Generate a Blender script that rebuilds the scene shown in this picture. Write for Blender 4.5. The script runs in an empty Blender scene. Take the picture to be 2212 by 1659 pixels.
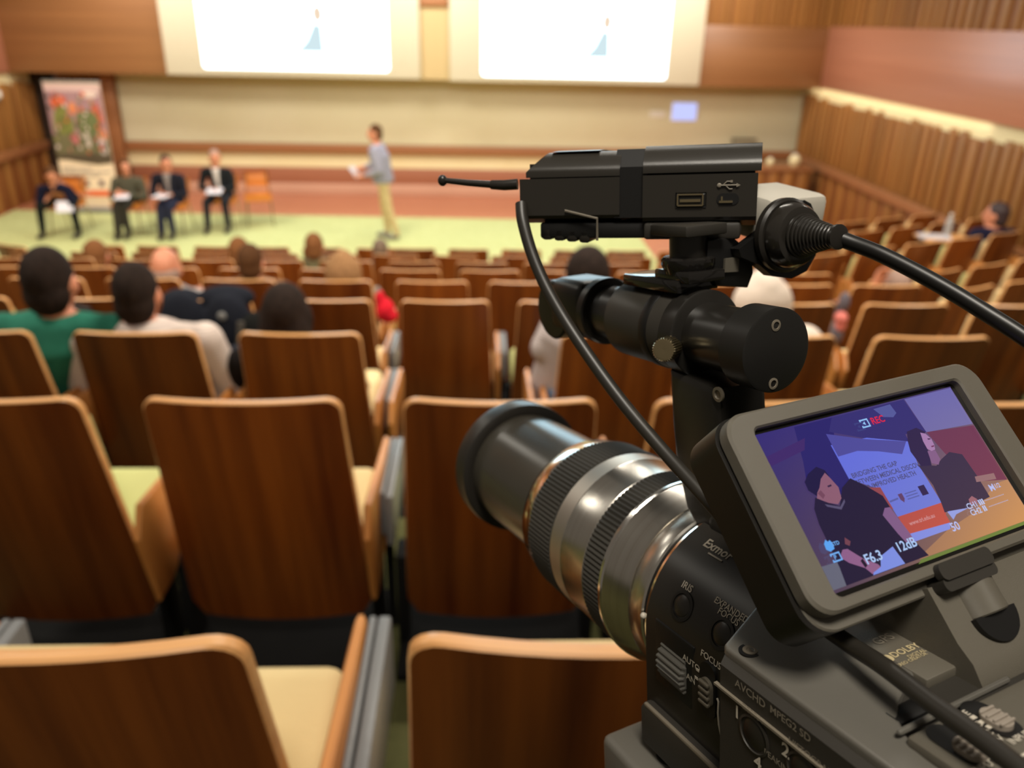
import bpy, bmesh, random
from math import sin, cos, pi, radians, sqrt, atan2, hypot
from mathutils import Vector as V, Matrix as M
random.seed(7)
SC = bpy.context.scene
COL = SC.collection

# ---------------------------------------------------------------- camera
FPX, CX, CY = 1750.0, 1106.0, 829.5
PITCH, ROLL, YAW = radians(24.3), 0.022, 0.045
CAMP = V((0, 0, 3.1))
_r0 = V((cos(YAW), -sin(YAW), 0)); _fh = V((sin(YAW), cos(YAW), 0)); _up = V((0, 0, 1))
FWD = _fh*cos(PITCH) - _up*sin(PITCH)
_dn = -_fh*sin(PITCH) - _up*cos(PITCH)
XC = _r0*cos(ROLL) - _dn*sin(ROLL)
YC = _r0*sin(ROLL) + _dn*cos(ROLL)
cd = bpy.data.cameras.new('camera'); cam = bpy.data.objects.new('camera', cd); COL.objects.link(cam)
cam.matrix_world = M(((XC.x, -YC.x, -FWD.x, CAMP.x), (XC.y, -YC.y, -FWD.y, CAMP.y), (XC.z, -YC.z, -FWD.z, CAMP.z), (0, 0, 0, 1)))
cd.sensor_fit = 'HORIZONTAL'; cd.sensor_width = 36; cd.lens = 36*FPX/2212
cd.clip_start = 0.01; cd.clip_end = 100
cd.dof.use_dof = True; cd.dof.focus_distance = 0.245; cd.dof.aperture_fstop = cd.lens/2.45
SC.camera = cam

# ---------------------------------------------------------------- world, exposure, big lights
w = bpy.data.worlds.new('world'); SC.world = w; w.use_nodes = True
w.node_tree.nodes['Background'].inputs[0].default_value = (1, .86, .70, 1)
w.node_tree.nodes['Background'].inputs[1].default_value = 0.115
vs = SC.view_settings
vs.view_transform = 'Standard'; vs.look = 'None'; vs.exposure = 0.0; vs.gamma = 1.0; vs.use_curve_mapping = False
SC.display_settings.display_device = 'sRGB'
SC.cycles.max_bounces = 6; SC.cycles.diffuse_bounces = 3; SC.cycles.glossy_bounces = 4
SC.cycles.caustics_reflective = False; SC.cycles.caustics_refractive = False
SC.cycles.sample_clamp_indirect = 4.0
def area(name, loc, target, size, power, col, sy=None):
    d = bpy.data.lights.new(name, 'AREA'); d.energy = power; d.color = col; d.size = size
    if sy: d.shape = 'RECTANGLE'; d.size_y = sy
    o = bpy.data.objects.new(name, d); COL.objects.link(o); o.location = loc
    o.rotation_euler = (V(target)-V(loc)).to_track_quat('-Z', 'Y').to_euler(); return o
WARM = (1, .93, .81)
for i, x in enumerate((-6.5, -2.2, 2.2)):
    area('stage_light', (x, 10.8, 4.6), (x, 11.6, 0), 1.4, 150, WARM)
for i, x in enumerate((-5.5, -1.0, 3.5)):
    area('board_light', (x, 13.4, 4.4), (x, 16.0, 0.9), 1.6, 92, (1, .96, .90), .5)
for y, pw, ty in ((6.2, 70, 7.4), (3.1, 158, 6.6)):
    for x in (-3.8, 0.4, 4.2):
        area('house_light', (x, y, 5.2), (x, ty, 0), 1.0, pw, WARM)
area('cove_light', (6.05, 12.8, 2.04), (6.12, 12.8, 1.95), .05, 3.2, (1, .90, .72), 5.8).rotation_euler = (0, radians(-62), 0)
area('rear_light', (-0.05, -0.55, 5.2), (0.1, 0.45, 2.9), .6, 60, (1, .92, .80))

# ---------------------------------------------------------------- helpers
def lin(c): c /= 255.0; return c/12.92 if c <= .04045 else ((c+.055)/1.055)**2.4
def S(r, g, b): return (lin(r), lin(g), lin(b), 1)
MATS = {}
def mat(name, col, rough=.5, metal=0, spec=.5, coat=0, emit=0, noise=None, bump=None, rand=0, coat_rough=.1):
    """noise=(scale xyz, colour 2, contrast lo, hi); bump=(scale, strength)"""
    if name in MATS: return MATS[name]
    m = bpy.data.materials.new(name); m.use_nodes = True; nt = m.node_tree; b = nt.nodes['Principled BSDF']
    b.inputs['Base Color'].default_value = col; b.inputs['Roughness'].default_value = rough
    b.inputs['Metallic'].default_value = metal; b.inputs['Specular IOR Level'].default_value = spec
    b.inputs['Coat Weight'].default_value = coat; b.inputs['Coat Roughness'].default_value = coat_rough
    if emit: b.inputs['Emission Color'].default_value = col; b.inputs['Emission Strength'].default_value = emit
    last = None
    if noise or bump:
        tc = nt.nodes.new('ShaderNodeTexCoord')
    if noise:
        mp = nt.nodes.new('ShaderNodeMapping'); mp.inputs['Scale'].default_value = noise[0]
        nt.links.new(tc.outputs['Object'], mp.inputs['Vector'])
        oi = nt.nodes.new('ShaderNodeObjectInfo')
        ad = nt.nodes.new('ShaderNodeVectorMath'); ad.operation = 'ADD'
        sc_ = nt.nodes.new('ShaderNodeVectorMath'); sc_.operation = 'SCALE'; sc_.inputs['Scale'].default_value = 37.0 if rand else 0.0
        cmb = nt.nodes.new('ShaderNodeCombineXYZ')
        for k in range(3): nt.links.new(oi.outputs['Random'], cmb.inputs[k])
        nt.links.new(cmb.outputs[0], sc_.inputs[0]); nt.links.new(mp.outputs[0], ad.inputs[0]); nt.links.new(sc_.outputs[0], ad.inputs[1])
        nz = nt.nodes.new('ShaderNodeTexNoise'); nz.inputs['Scale'].default_value = 1; nz.inputs['Detail'].default_value = 5; nz.inputs['Roughness'].default_value = .6
        nt.links.new(ad.outputs[0], nz.inputs['Vector'])
        cr = nt.nodes.new('ShaderNodeValToRGB'); cr.color_ramp.elements[0].position = noise[2]; cr.color_ramp.elements[1].position = noise[3]
        cr.color_ramp.elements[0].color = col; cr.color_ramp.elements[1].color = noise[1]
        nt.links.new(nz.outputs['Fac'], cr.inputs[0]); last = cr.outputs[0]
        if rand:
            mx = nt.nodes.new('ShaderNodeHueSaturation'); mr = nt.nodes.new('ShaderNodeMapRange')
            mr.inputs['To Min'].default_value = 1-rand; mr.inputs['To Max'].default_value = 1+rand
            nt.links.new(oi.outputs['Random'], mr.inputs[0]); nt.links.new(mr.outputs[0], mx.inputs['Value']); nt.links.new(last, mx.inputs['Color']); last = mx.outputs[0]
        nt.links.new(last, b.inputs['Base Color'])
    if bump:
        n2 = nt.nodes.new('ShaderNodeTexNoise'); n2.inputs['Scale'].default_value = bump[0]; n2.inputs['Detail'].default_value = 3
        nt.links.new(tc.outputs['Object'], n2.inputs['Vector'])
        bp = nt.nodes.new('ShaderNodeBump'); bp.inputs['Strength'].default_value = bump[1]; bp.inputs['Distance'].default_value = bump[2] if len(bump) > 2 else .01
        nt.links.new(n2.outputs['Fac'], bp.inputs['Height']); nt.links.new(bp.outputs[0], b.inputs['Normal'])
    MATS[name] = m; return m
def emis(name, col, s=1.0):
    if name in MATS: return MATS[name]
    m = bpy.data.materials.new(name); m.use_nodes = True; nt = m.node_tree; nt.nodes.remove(nt.nodes['Principled BSDF'])
    e = nt.nodes.new('ShaderNodeEmission'); e.inputs[0].default_value = col; e.inputs[1].default_value = s
    nt.links.new(e.outputs[0], nt.nodes['Material Output'].inputs[0]); MATS[name] = m; return m

class G:
    """collects geometry for ONE mesh object"""
    def __init__(s): s.v = []; s.f = []; s.m = []
    def add(s, vs_, fs, mi=0, T=None):
        k = len(s.v); s.v += [tuple(T @ V(q)) if T else tuple(q) for q in vs_]
        s.f += [tuple(i+k for i in f) for f in fs]; s.m += [mi]*len(fs); return s
    def box(s, c, d, T=None, mi=0, bev=0, seg=2):
        bm = bmesh.new(); bmesh.ops.create_cube(bm, size=1)
        for q in bm.verts: q.co = V((q.co.x*d[0]+c[0], q.co.y*d[1]+c[1], q.co.z*d[2]+c[2]))
        if bev: bmesh.ops.bevel(bm, geom=bm.edges[:], offset=bev, segments=seg, profile=.5, affect='EDGES')
        return s.bm(bm, mi, T)
    def bm(s, bm, mi=0, T=None):
        bm.verts.index_update()
        s.add([q.co.copy() for q in bm.verts], [[q.index for q in f.verts] for f in bm.faces], mi, T); bm.free(); return s
    def prism(s, poly, z0, z1, T=None, mi=0, bev=0, seg=2, mi_cap=None):
        bm = bmesh.new(); a = [bm.verts.new((p[0], p[1], z0)) for p in poly]; b = [bm.verts.new((p[0], p[1], z1)) for p in poly]
        n = len(poly); bm.faces.new(a[::-1]); bm.faces.new(b)
        for i in range(n): bm.faces.new((a[i], a[(i+1) % n], b[(i+1) % n], b[i]))
        bmesh.ops.recalc_face_normals(bm, faces=bm.faces[:])
        if bev:
            ed = [e for e in bm.edges if abs(e.verts[0].co.z-e.verts[1].co.z) < 1e-9]
            bmesh.ops.bevel(bm, geom=ed, offset=bev, segments=seg, profile=.5, affect='EDGES')
        return s.bm(bm, mi, T)
    def lathe(s, prof, seg=32, T=None, mi=0, cap=True, mod=None):
        """profile [(x, r)] round the local x axis"""
        vs_ = []; fs = []; n = len(prof)
        for k in range(seg):
            a = 2*pi*k/seg
            for (x, r) in prof:
                rr = r*(mod(k) if mod else 1); vs_.append((x, rr*cos(a), rr*sin(a)))
        for k in range(seg):
            k2 = (k+1) % seg
            for i in range(n-1): fs.append((k*n+i, k*n+i+1, k2*n+i+1, k2*n+i))
        if cap:
            fs.append(tuple(k*n for k in range(seg))[::-1] if False else tuple(k*n for k in range(seg)))
            fs.append(tuple(k*n+n-1 for k in range(seg))[::-1])
        return s.add(vs_, fs, mi, T)
    def tube(s, pts, r, seg=10, mi=0, T=None, cap=True):
        pts = [V(p) for p in pts]; rs = r if isinstance(r, (list, tuple)) else [r]*len(pts)
        up = None; vs_ = []; fs = []
        for i, p in enumerate(pts):
            d = (pts[min(i+1, len(pts)-1)]-pts[max(i-1, 0)]).normalized()
            if up is None: up = d.orthogonal().normalized()
            up = (up - d*up.dot(d)).normalized(); q = d.cross(up)
            for k in range(seg):
                a = 2*pi*k/seg; vs_.append(p+(up*cos(a)+q*sin(a))*rs[i])
        for i in range(len(pts)-1):
            for k in range(seg):
                k2 = (k+1) % seg; fs.append((i*seg+k, i*seg+k2, (i+1)*seg+k2, (i+1)*seg+k))
        if cap: fs.append(tuple(range(seg))[::-1]); fs.append(tuple((len(pts)-1)*seg+k for k in range(seg)))
        return s.add(vs_, fs, mi, T)
    def ell(s, c, r, T=None, mi=0, nu=16, nv=10):
        bm = bmesh.new(); bmesh.ops.create_uvsphere(bm, u_segments=nu, v_segments=nv, radius=1)
        for q in bm.verts: q.co = V((q.co.x*r[0]+c[0], q.co.y*r[1]+c[1], q.co.z*r[2]+c[2]))
        return s.bm(bm, mi, T)
    def poly(s, pts, mi=0, T=None): return s.add(pts, [tuple(range(len(pts)))], mi, T)
    def build(s, name, mats, parent=None, smooth=35):
        me = bpy.data.meshes.new(name); me.from_pydata(s.v, [], s.f)
        if not isinstance(mats, (list, tuple)): mats = [mats]
        for m_ in mats: me.materials.append(m_)
        me.polygons.foreach_set('material_index', s.m)
        bm = bmesh.new(); bm.from_mesh(me); bmesh.ops.recalc_face_normals(bm, faces=bm.faces[:]); bm.to_mesh(me); bm.free()
        if smooth:
            me.polygons.foreach_set('use_smooth', [True]*len(me.polygons)); me.set_sharp_from_angle(angle=radians(smooth))
        me.update(); o = bpy.data.objects.new(name, me); COL.objects.link(o)
        if parent: o.parent = parent
        return o
def tag(o, label=None, cat=None, group=None, kind=None):
    for k, v_ in (('label', label), ('category', cat), ('group', group), ('kind', kind)):
        if v_: o[k] = v_
    return o
def thing(name, label, cat, loc=(0, 0, 0), rz=0, group=None):
    o = bpy.data.objects.new(name, None); COL.objects.link(o); o.location = loc; o.rotation_euler = (0, 0, rz); o.empty_display_size = .05
    return tag(o, label, cat, group)
def dup(root, loc, rz, label=None, group=None, skip=()):
    r = root.copy(); COL.objects.link(r); r.location = loc; r.rotation_euler = (0, 0, rz)
    if label: r['label'] = label
    if group: r['group'] = group
    for ch in list(root.children):
        if ch.name.split('.')[0] in skip: continue
        c = ch.copy(); COL.objects.link(c); c.parent = r
        for g in ch.children:
            d = g.copy(); COL.objects.link(d); d.parent = c
    return r
def txt(s, size, align='CENTER', bold=0):
    """letters as flat faces: (verts, faces) in xy"""
    cu = bpy.data.curves.new('t', 'FONT'); cu.body = s; cu.size = size; cu.align_x = align; cu.align_y = 'CENTER'; cu.offset = bold; cu.resolution_u = 3
    o = bpy.data.objects.new('t', cu); COL.objects.link(o)
    me = bpy.data.meshes.new_from_object(o.evaluated_get(bpy.context.evaluated_depsgraph_get()))
    vs_ = [tuple(q.co) for q in me.vertices]; fs = [tuple(p.vertices) for p in me.polygons]
    bpy.data.objects.remove(o); bpy.data.curves.remove(cu); bpy.data.meshes.remove(me)
    return vs_, fs
def frame(o, ex, ey, ez):
    return M(((ex[0], ey[0], ez[0], o[0]), (ex[1], ey[1], ez[1], o[1]), (ex[2], ey[2], ez[2], o[2]), (0, 0, 0, 1)))
def ray(x, y): return FWD + XC*((x-CX)/FPX) + YC*((y-CY)/FPX)
def at_y(x, y, Y): d = ray(x, y); return CAMP + d*(Y/d.y)
def at_z(x, y, Z): d = ray(x, y); return CAMP + d*((Z-CAMP.z)/d.z)
def at_d(x, y, d): return CAMP + ray(x, y)*d
def pixel(q):
    q = V(q)-CAMP; z = q.dot(FWD); return CX+FPX*q.dot(XC)/z, CY+FPX*q.dot(YC)/z

# ---------------------------------------------------------------- materials
WOODN = ((2.2, 26, 26), (6, 6, .5))
m_bulk = mat('bulkhead wood', S(126, 82, 46), .42, noise=((.25, 3, 14), S(142, 94, 54), .3, .7), coat=.15, coat_rough=.3)
m_side = mat('side panel wood', S(170, 110, 84), .35, noise=((3, .25, 14), S(184, 122, 94), .3, .7), coat=.25, coat_rough=.25)
m_slat = mat('batten wood', S(156, 106, 52), .5, noise=((18, 18, .6), S(140, 92, 40), .3, .7), rand=.14)
m_slatback = mat('batten backing', S(134, 80, 32), .6, noise=((9, 9, .5), S(118, 68, 26), .3, .7))
m_rail = mat('rail wood', S(142, 92, 56), .45, noise=((.4, 20, 20), S(156, 102, 62), .3, .7))
m_dado = mat('dado wood', S(148, 92, 66), .45, noise=((.3, 6, 22), S(162, 104, 76), .3, .7))
m_timber = mat('timber floor', S(190, 122, 90), .34, noise=((.5, 9, 9), S(176, 108, 78), .3, .7), coat=.2, coat_rough=.25)
m_carpet = mat('green carpet', S(192, 194, 136), .95, spec=.1, noise=((9, 9, 9), S(180, 183, 124), .3, .7), bump=(220, .4))
m_dkcarpet = mat('terrace carpet', S(92, 90, 56), .95, spec=.1, noise=((14, 14, 14), S(76, 76, 46), .3, .7), bump=(260, .4))
m_cream = mat('cream wall', S(224, 210, 166), .7, noise=((.7, .7, .7), S(219, 200, 150), .3, .7))
m_board = mat('cream board', S(220, 213, 182), .45, noise=((.6, .6, .6), S(213, 205, 170), .3, .7))
m_frame = mat('screen border', S(196, 184, 158), .6)
m_tan = mat('tan pillar', S(186, 160, 112), .7)
m_strip = mat('pale skirting', S(196, 150, 124), .5)
m_dark = mat('dark doorway', S(44, 26, 12), .6, noise=((9, 9, .6), S(36, 20, 9), .3, .7))
m_white = mat('white plastic', S(230, 225, 215), .4)
m_grey = mat('grey plastic', S(128, 126, 122), .45, bump=(60, .15))
m_black = mat('black metal', S(22, 20, 18), .4)

FL = -.1
def struct(g, name, m, parent=None):
    o = g.build(name, m, parent)
    if not parent: o['kind'] = 'structure'
    return o
# ---------------------------------------------------------------- floors
struct(G().box((-.8, 12.0, FL-.1), (16.4, 8.6, .2)), 'floor', m_timber)
g = G(); g.prism([(-8.0, 8.2), (2.6, 8.2), (2.6, 13.95), (-8.0, 14.28)], FL+.001, FL+.012)
struct(g, 'floor_carpet', m_carpet)
ROWY = [0.65, 1.67, 2.80, 3.87, 4.81, 5.80, 6.80, 7.85, 8.85]
ROWT = [2.525, 2.31, 2.04, 1.81, 1.62, 1.40, 1.18, .95, .75]
for n in range(8):
    zt = ROWT[n]-.85; ya = -.9 if n == 0 else ROWY[n]-.34; yb = ROWY[n+1]-.34
    zb = ROWT[n+1]-.85-.12 if n < 7 else FL-.05
    struct(G().box((-.9, (ya+yb)/2, (zt+zb)/2), (16.2, yb-ya, zt-zb)), 'floor_terrace', m_dkcarpet)
struct(G().box((-.9, -1.8, .9), (16.2, 1.8, 1.9)), 'floor_terrace', m_dkcarpet)

# ---------------------------------------------------------------- back wall
wall = struct(G().box((-.3, 16.05, 2.3), (14.4, .1, 4.8)), 'wall_back', m_cream)
def wp(name, x0, x1, z0, z1, y0, m, y1=16.0): return struct(G().box(((x0+x1)/2, (y0+y1)/2, (z0+z1)/2), (x1-x0, y1-y0, z1-z0), bev=.006), name, m, wall)
wp('dado_panel', -6.7, 6.3, .12, .42, 15.97, m_dado)
wp('skirting', -6.7, 6.3, FL, .12, 15.95, m_strip)
wp('chalk_rail', -6.62, 6.3, .70, .86, 15.90, m_rail)
wp('marker_board', -6.62, 6.3, .86, 2.1, 15.96, m_board)
wp('corner_post', -6.86, -6.64, FL, 2.1, 15.80, m_rail)
wp('dark_door', -8.15, -7.72, FL, 2.1, 15.90, m_dark)
for k in range(9):
    wp('batten', -7.68+k*.093, -7.62+k*.093, FL, 2.1, 15.92, m_slat)
# bulkhead across the front of the hall
bulk = struct(G().box((-.8, 15.62, 3.95), (14.0, .84, 3.72)), 'wall_bulkhead', m_tan)
def bp(name, x0, x1, z0, z1, y0, m, T=None): return struct(G().box(((x0+x1)/2, (y0+15.21)/2, (z0+z1)/2), (x1-x0, 15.21-y0, z1-z0), bev=.008), name, m, bulk)
bp('wood_panel', -8.1, -5.36, 2.09, 5.8, 15.15, m_bulk)
bp('wood_panel', 3.86, 6.2, 2.06, 3.06, 15.15, m_bulk)
bp('batten_backing', 3.86, 6.2, 3.06, 5.8, 15.19, m_slatback)
for k in range(19): bp('batten', 3.88+k*.124, 3.945+k*.124+random.random()*.03, 3.06, 5.8, 15.15, m_slat)
bp('pillar_cap', -1.02, -.53, 3.26, 3.5, 15.12, m_rail)
# projection screens
def screen(x0, x1, z0, ix0, ix1, iz0, fig, label):
    t = thing('projection_screen', label, 'screen', ((x0+x1)/2, 15.142, z0))
    cx = (x0+x1)/2; L = lambda x: x-cx
    G().box((0, -.04, 1.8), (x1-x0, .08, 3.6), bev=.01).build('screen_border', m_frame, t)
    a = .06; p = []
    for (qx, qz, a0) in ((ix0+a, iz0+a, pi), (ix1-a, iz0+a, 1.5*pi)):
        for k in range(5): an = a0+k*pi/8; p.append((L(qx+a*cos(an)), -.085, qz+a*sin(an)-z0))
    p += [(L(ix1), -.085, 3.5), (L(ix0), -.085, 3.5)]
    im = G().poly(p).build('projected_slide', emis('slide white', (.62, .88, 1.0, 1), 4.0), t)
    fx, fz, s = fig
    G().poly([(L(fx-.34*s), -.09, fz-z0), (L(fx+.12*s), -.09, fz-z0), (L(fx+.1*s), -.09, fz+.42*s-z0), (L(fx-.02*s), -.09, fz+.46*s-z0), (L(fx-.16*s), -.09, fz+.18*s-z0)]).build('slide_drawing', emis('slide blue', S(212, 234, 240), 1.0), im)
    G().poly([(L(fx+.05*s+.09*s*cos(k*pi/6)), -.09, fz+.60*s+.13*s*sin(k*pi/6)-z0) for k in range(12)]).build('slide_dot', emis('slide peach', S(246, 222, 196), 1.0), im)
screen(-5.36, -1.03, 2.10, -4.73, -1.56, 2.21, (-2.78, 2.5, 1.0), 'white projected slide on the cream screen nearer the rolled banner')
screen(-.52, 3.86, 2.08, .03, 3.26, 2.17, (2.12, 2.5, .95), 'white projected slide on the cream screen above the lit wall tablet')
# side walls
def side_wall(name, X, s, y0, y1):
    """s = +1: wall at the +x side"""
    w_ = struct(G().box((X+s*.30, (y0+y1)/2, 2.3), (.2, y1-y0, 4.9)), name, m_cream)
    def wb(nm, d, ya, yb, z0, z1, m): return struct(G().box((X+s*(.2-d/2), (ya+yb)/2, (z0+z1)/2), (d, yb-ya, z1-z0), bev=.006), nm, m, w_)
    wb('wood_panel', .07, y0, y1, 2.08, 3.08, m_side)
    wb('batten_backing', .03, y0, y1, 3.08, 4.75, m_slatback)
    wb('batten_backing', .02, y0, y1, .86, 1.86, m_slatback)
    wb('ledge', .12, y0, y1, .72, .86, m_rail)
    wb('batten_backing', .03, y0, y1, FL, .72, m_slatback)
    y = y1-.06; k = 0
    while y > y0+.2:
        b = random.uniform(.07, .16)
        wb('batten', .055, y-b, y, .86, 1.87+random.choice((0, .03, .05, -.03)), m_slat)
        wb('batten', .065, y-b*.8, y, 3.08, 4.75, m_slat)
        if k % 2 == 0: wb('batten', .06, y-b, y, FL, .72, m_slat)
        y -= b+random.uniform(.06, .15); k += 1
    return w_
wr = side_wall('wall_right', 5.94, 1, 3.6, 15.95)
wl = side_wall('wall_left', -7.93, -1, 9.0, 15.95)
# small fixtures on the left wall
for (x, y, lab, h) in ((40, 205, 'small white wall fitting on the battens beside the dark doorway', .12), (4, 42, 'white round fitting high on the wood panel by the front corner', .1)):
    q = at_y(x, y, 14.6); t = thing('wall_fitting', lab, 'fitting', (-8.07, 14.6, q.z))
    if y < 100: t.location = (-8.06, 14.5, q.z)
    G().lathe([(0, .05), (.03, .07), (.07, .06), (.09, .02)], 14).build('fitting_body', m_white, t)
    G().box((.01, 0, -.09), (.02, .1, .06), bev=.004).build('bracket', m_grey, t)
# wall tablet (lit), coat hooks of the board
t = thing('wall_tablet', 'small lit blue-white control tablet on the cream board', 'tablet', (3.86, 15.95, 1.39))
G().box((0, -.012, .165), (.52, .024, .36), bev=.006).build('tablet_case', m_white, t)
G().box((0, -.026, .165), (.46, .006, .31)).build('tablet_display', emis('tablet glow', S(190, 196, 250), 1.15), t)
tag(G().box((3.36, 15.945, 1.5), (.3, .02, .12), bev=.004).build('faint_light_patch', m_white), 'faint light, drawn as a pale card on the cream board beside the lit tablet', 'patch')  # pale plate added to stand for a faint light on the board
# lamp on the board ledge
t = thing('desk_lamp', 'dark flat lamp bar standing at the board behind the video receiver', 'lamp', (tuple(at_y(1605, 318, 15.84))[0], 15.84, 1.03))
G().box((0, 0, .05), (.5, .06, .03), bev=.008).build('lamp_bar', m_black, t)
G().tube([(-.2, 0, -.15), (-.2, 0, .05)], .012).build('lamp_arm', m_black, t)
G().box((-.2, 0, -.16), (.16, .12, .02)).build('lamp_base', m_grey, t)

# lectern cabinet in the right corner
t = thing('lectern_cabinet', 'wooden lectern cabinet by the slatted wall in the front corner', 'cabinet', (5.2, 14.7, FL))
G().box((0, 0, .42), (1.3, .6, .84), bev=.01).build('cabinet_body', m_slatback, t)
for k in range(5): G().box((-.52+k*.26, -.31, .42), (.16, .03, .8), bev=.004).build('panel', m_slat, t)
G().box((0, 0, .86), (1.4, .7, .05), bev=.01).build('cabinet_top', m_rail, t)
for (dx, sc, lab) in ((.42, .62, 'pale globe lamp on the lectern cabinet beside the wall'), (-.02, .42, 'small pale cup on the lectern cabinet')):
    u = thing('pale_jar', lab, 'jar', (5.2+dx, 14.62, FL+.885))
    G().lathe([(0, .10*sc), (.06*sc, .15*sc), (.18*sc, .17*sc), (.28*sc, .12*sc), (.31*sc, .07*sc)], 16, M.Rotation(-pi/2, 4, 'Y')).build('jar_body', m_cream, u)
    G().lathe([(.30*sc, .08*sc), (.34*sc, .08*sc)], 16, M.Rotation(-pi/2, 4, 'Y')).build('jar_lid', m_white, u)

# ---------------------------------------------------------------- roll-up banner
t = thing('rollup_banner', 'tall printed roll-up banner beside the dark doorway, orange stripe near its foot', 'banner', (-6.62, 14.2, FL))
g = G(); W0, H0 = .90, 2.06
def bq(x0, x1, z0, z1): return [(x0*W0, 0, z0*H0), (x1*W0, 0, z0*H0), (x1*W0, 0, z1*H0), (x0*W0, 0, z1*H0)]
G().box((0, .012, H0/2+.06), (W0, .012, H0)).build('banner_sheet', mat('banner white', S(244, 218, 186), .6), t)
G().box((0, .02, .045), (W0+.06, .2, .09), bev=.015).build('base_cassette', m_grey, t)
G().tube([(0, .04, .09), (0, .04, 2.1)], .012).build('pole', m_grey, t)
G().box((0, .008, 2.12), (W0+.02, .03, .03), bev=.006).build('top_bar', m_grey, t)
fl_ = lambda n, c: mat('print '+n, c, .6)
def blob(cx, cz, rx, rz, n=14, seed=0):
    rr = random.Random(seed); return [(cx*W0+rx*W0*cos(2*pi*k/n)*(.85+.3*rr.random()), 0, cz*H0+rz*H0*sin(2*pi*k/n)*(.85+.3*rr.random())) for k in range(n)]
def prints(name, lst):
    for k, (pts, c) in enumerate(lst):
        G().poly([(q[0], .003-.0004*(k+1), q[2]+.06) for q in pts]).build(name, fl_('%d %d %d' % c[:3], S(*c)), t)
_rr = random.Random(5)
_dots = [(blob(_rr.uniform(-.46, .44), _rr.uniform(.44, .92), _rr.uniform(.012, .04), _rr.uniform(.008, .022), 7, k), _rr.choice(((206, 92, 52), (92, 104, 52), (70, 62, 50), (150, 140, 80), (214, 190, 176), (180, 96, 96), (84, 96, 60), (60, 52, 44)))) for k in range(70)]
prints('banner_photograph', [
    (bq(-.5, .5, .40, .985), (160, 122, 124)), (bq(-.5, .5, .93, .985), (202, 168, 160)), (blob(-.28, .84, .15, .06, seed=1), (206, 92, 52)), (blob(-.05, .80, .07, .05, seed=2), (214, 130, 80)),
    (blob(.36, .74, .10, .10, seed=3), (196, 98, 70)), (blob(-.26, .69, .19, .13, seed=4), (122, 122, 58)), (blob(.16, .68, .22, .11, seed=5), (104, 110, 66)), (bq(-.5, .5, .40, .60), (112, 104, 72)),
    (blob(.40, .60, .07, .05, seed=6), (216, 128, 92)), (blob(-.10, .56, .06, .045, seed=7), (196, 110, 110)), (blob(.12, .56, .06, .06, seed=8), (206, 186, 172)), (blob(.38, .51, .08, .07, seed=9), (196, 178, 172)),
    (blob(.28, .905, .16, .03, seed=11), (214, 190, 176)),
    ([(-.45, 0, .86), (-.15, 0, .80), (.2, 0, .75), (.45, 0, .78), (.45, 0, .92), (-.45, 0, .92)], (84, 70, 52))]+_dots)
G().poly([(-.45, .0005, .28), (.45, .0005, .28), (.45, .0005, .38), (-.45, .0005, .38)]).build('orange_stripe', mat('banner orange', S(240, 108, 56), .6), t)
for k, (s_, z_) in enumerate((('BRIDGING THE GAP', .74), ('BETWEEN MEDICAL DISCOVERY', .68), ('AND IMPROVED HEALTH', .62))):
    a, b = txt(s_, .055, 'LEFT'); G().add([(x-.40, .0005, y+z_) for x, y, z in a], b).build('banner_lettering', mat('banner ink', S(70, 66, 90), .6), t)
a, b = txt('www.tri.edu.au', .05, 'LEFT'); G().add([(x-.3, -.001, y+.33) for x, y, z in a], b).build('web_address', m_white, t)
for k, x in enumerate((-.05, .2)): G().box((x, 0, .5), (.09, .003, .09)).build('logo', fl_('logo', S(110, 80, 90)), t)

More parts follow.
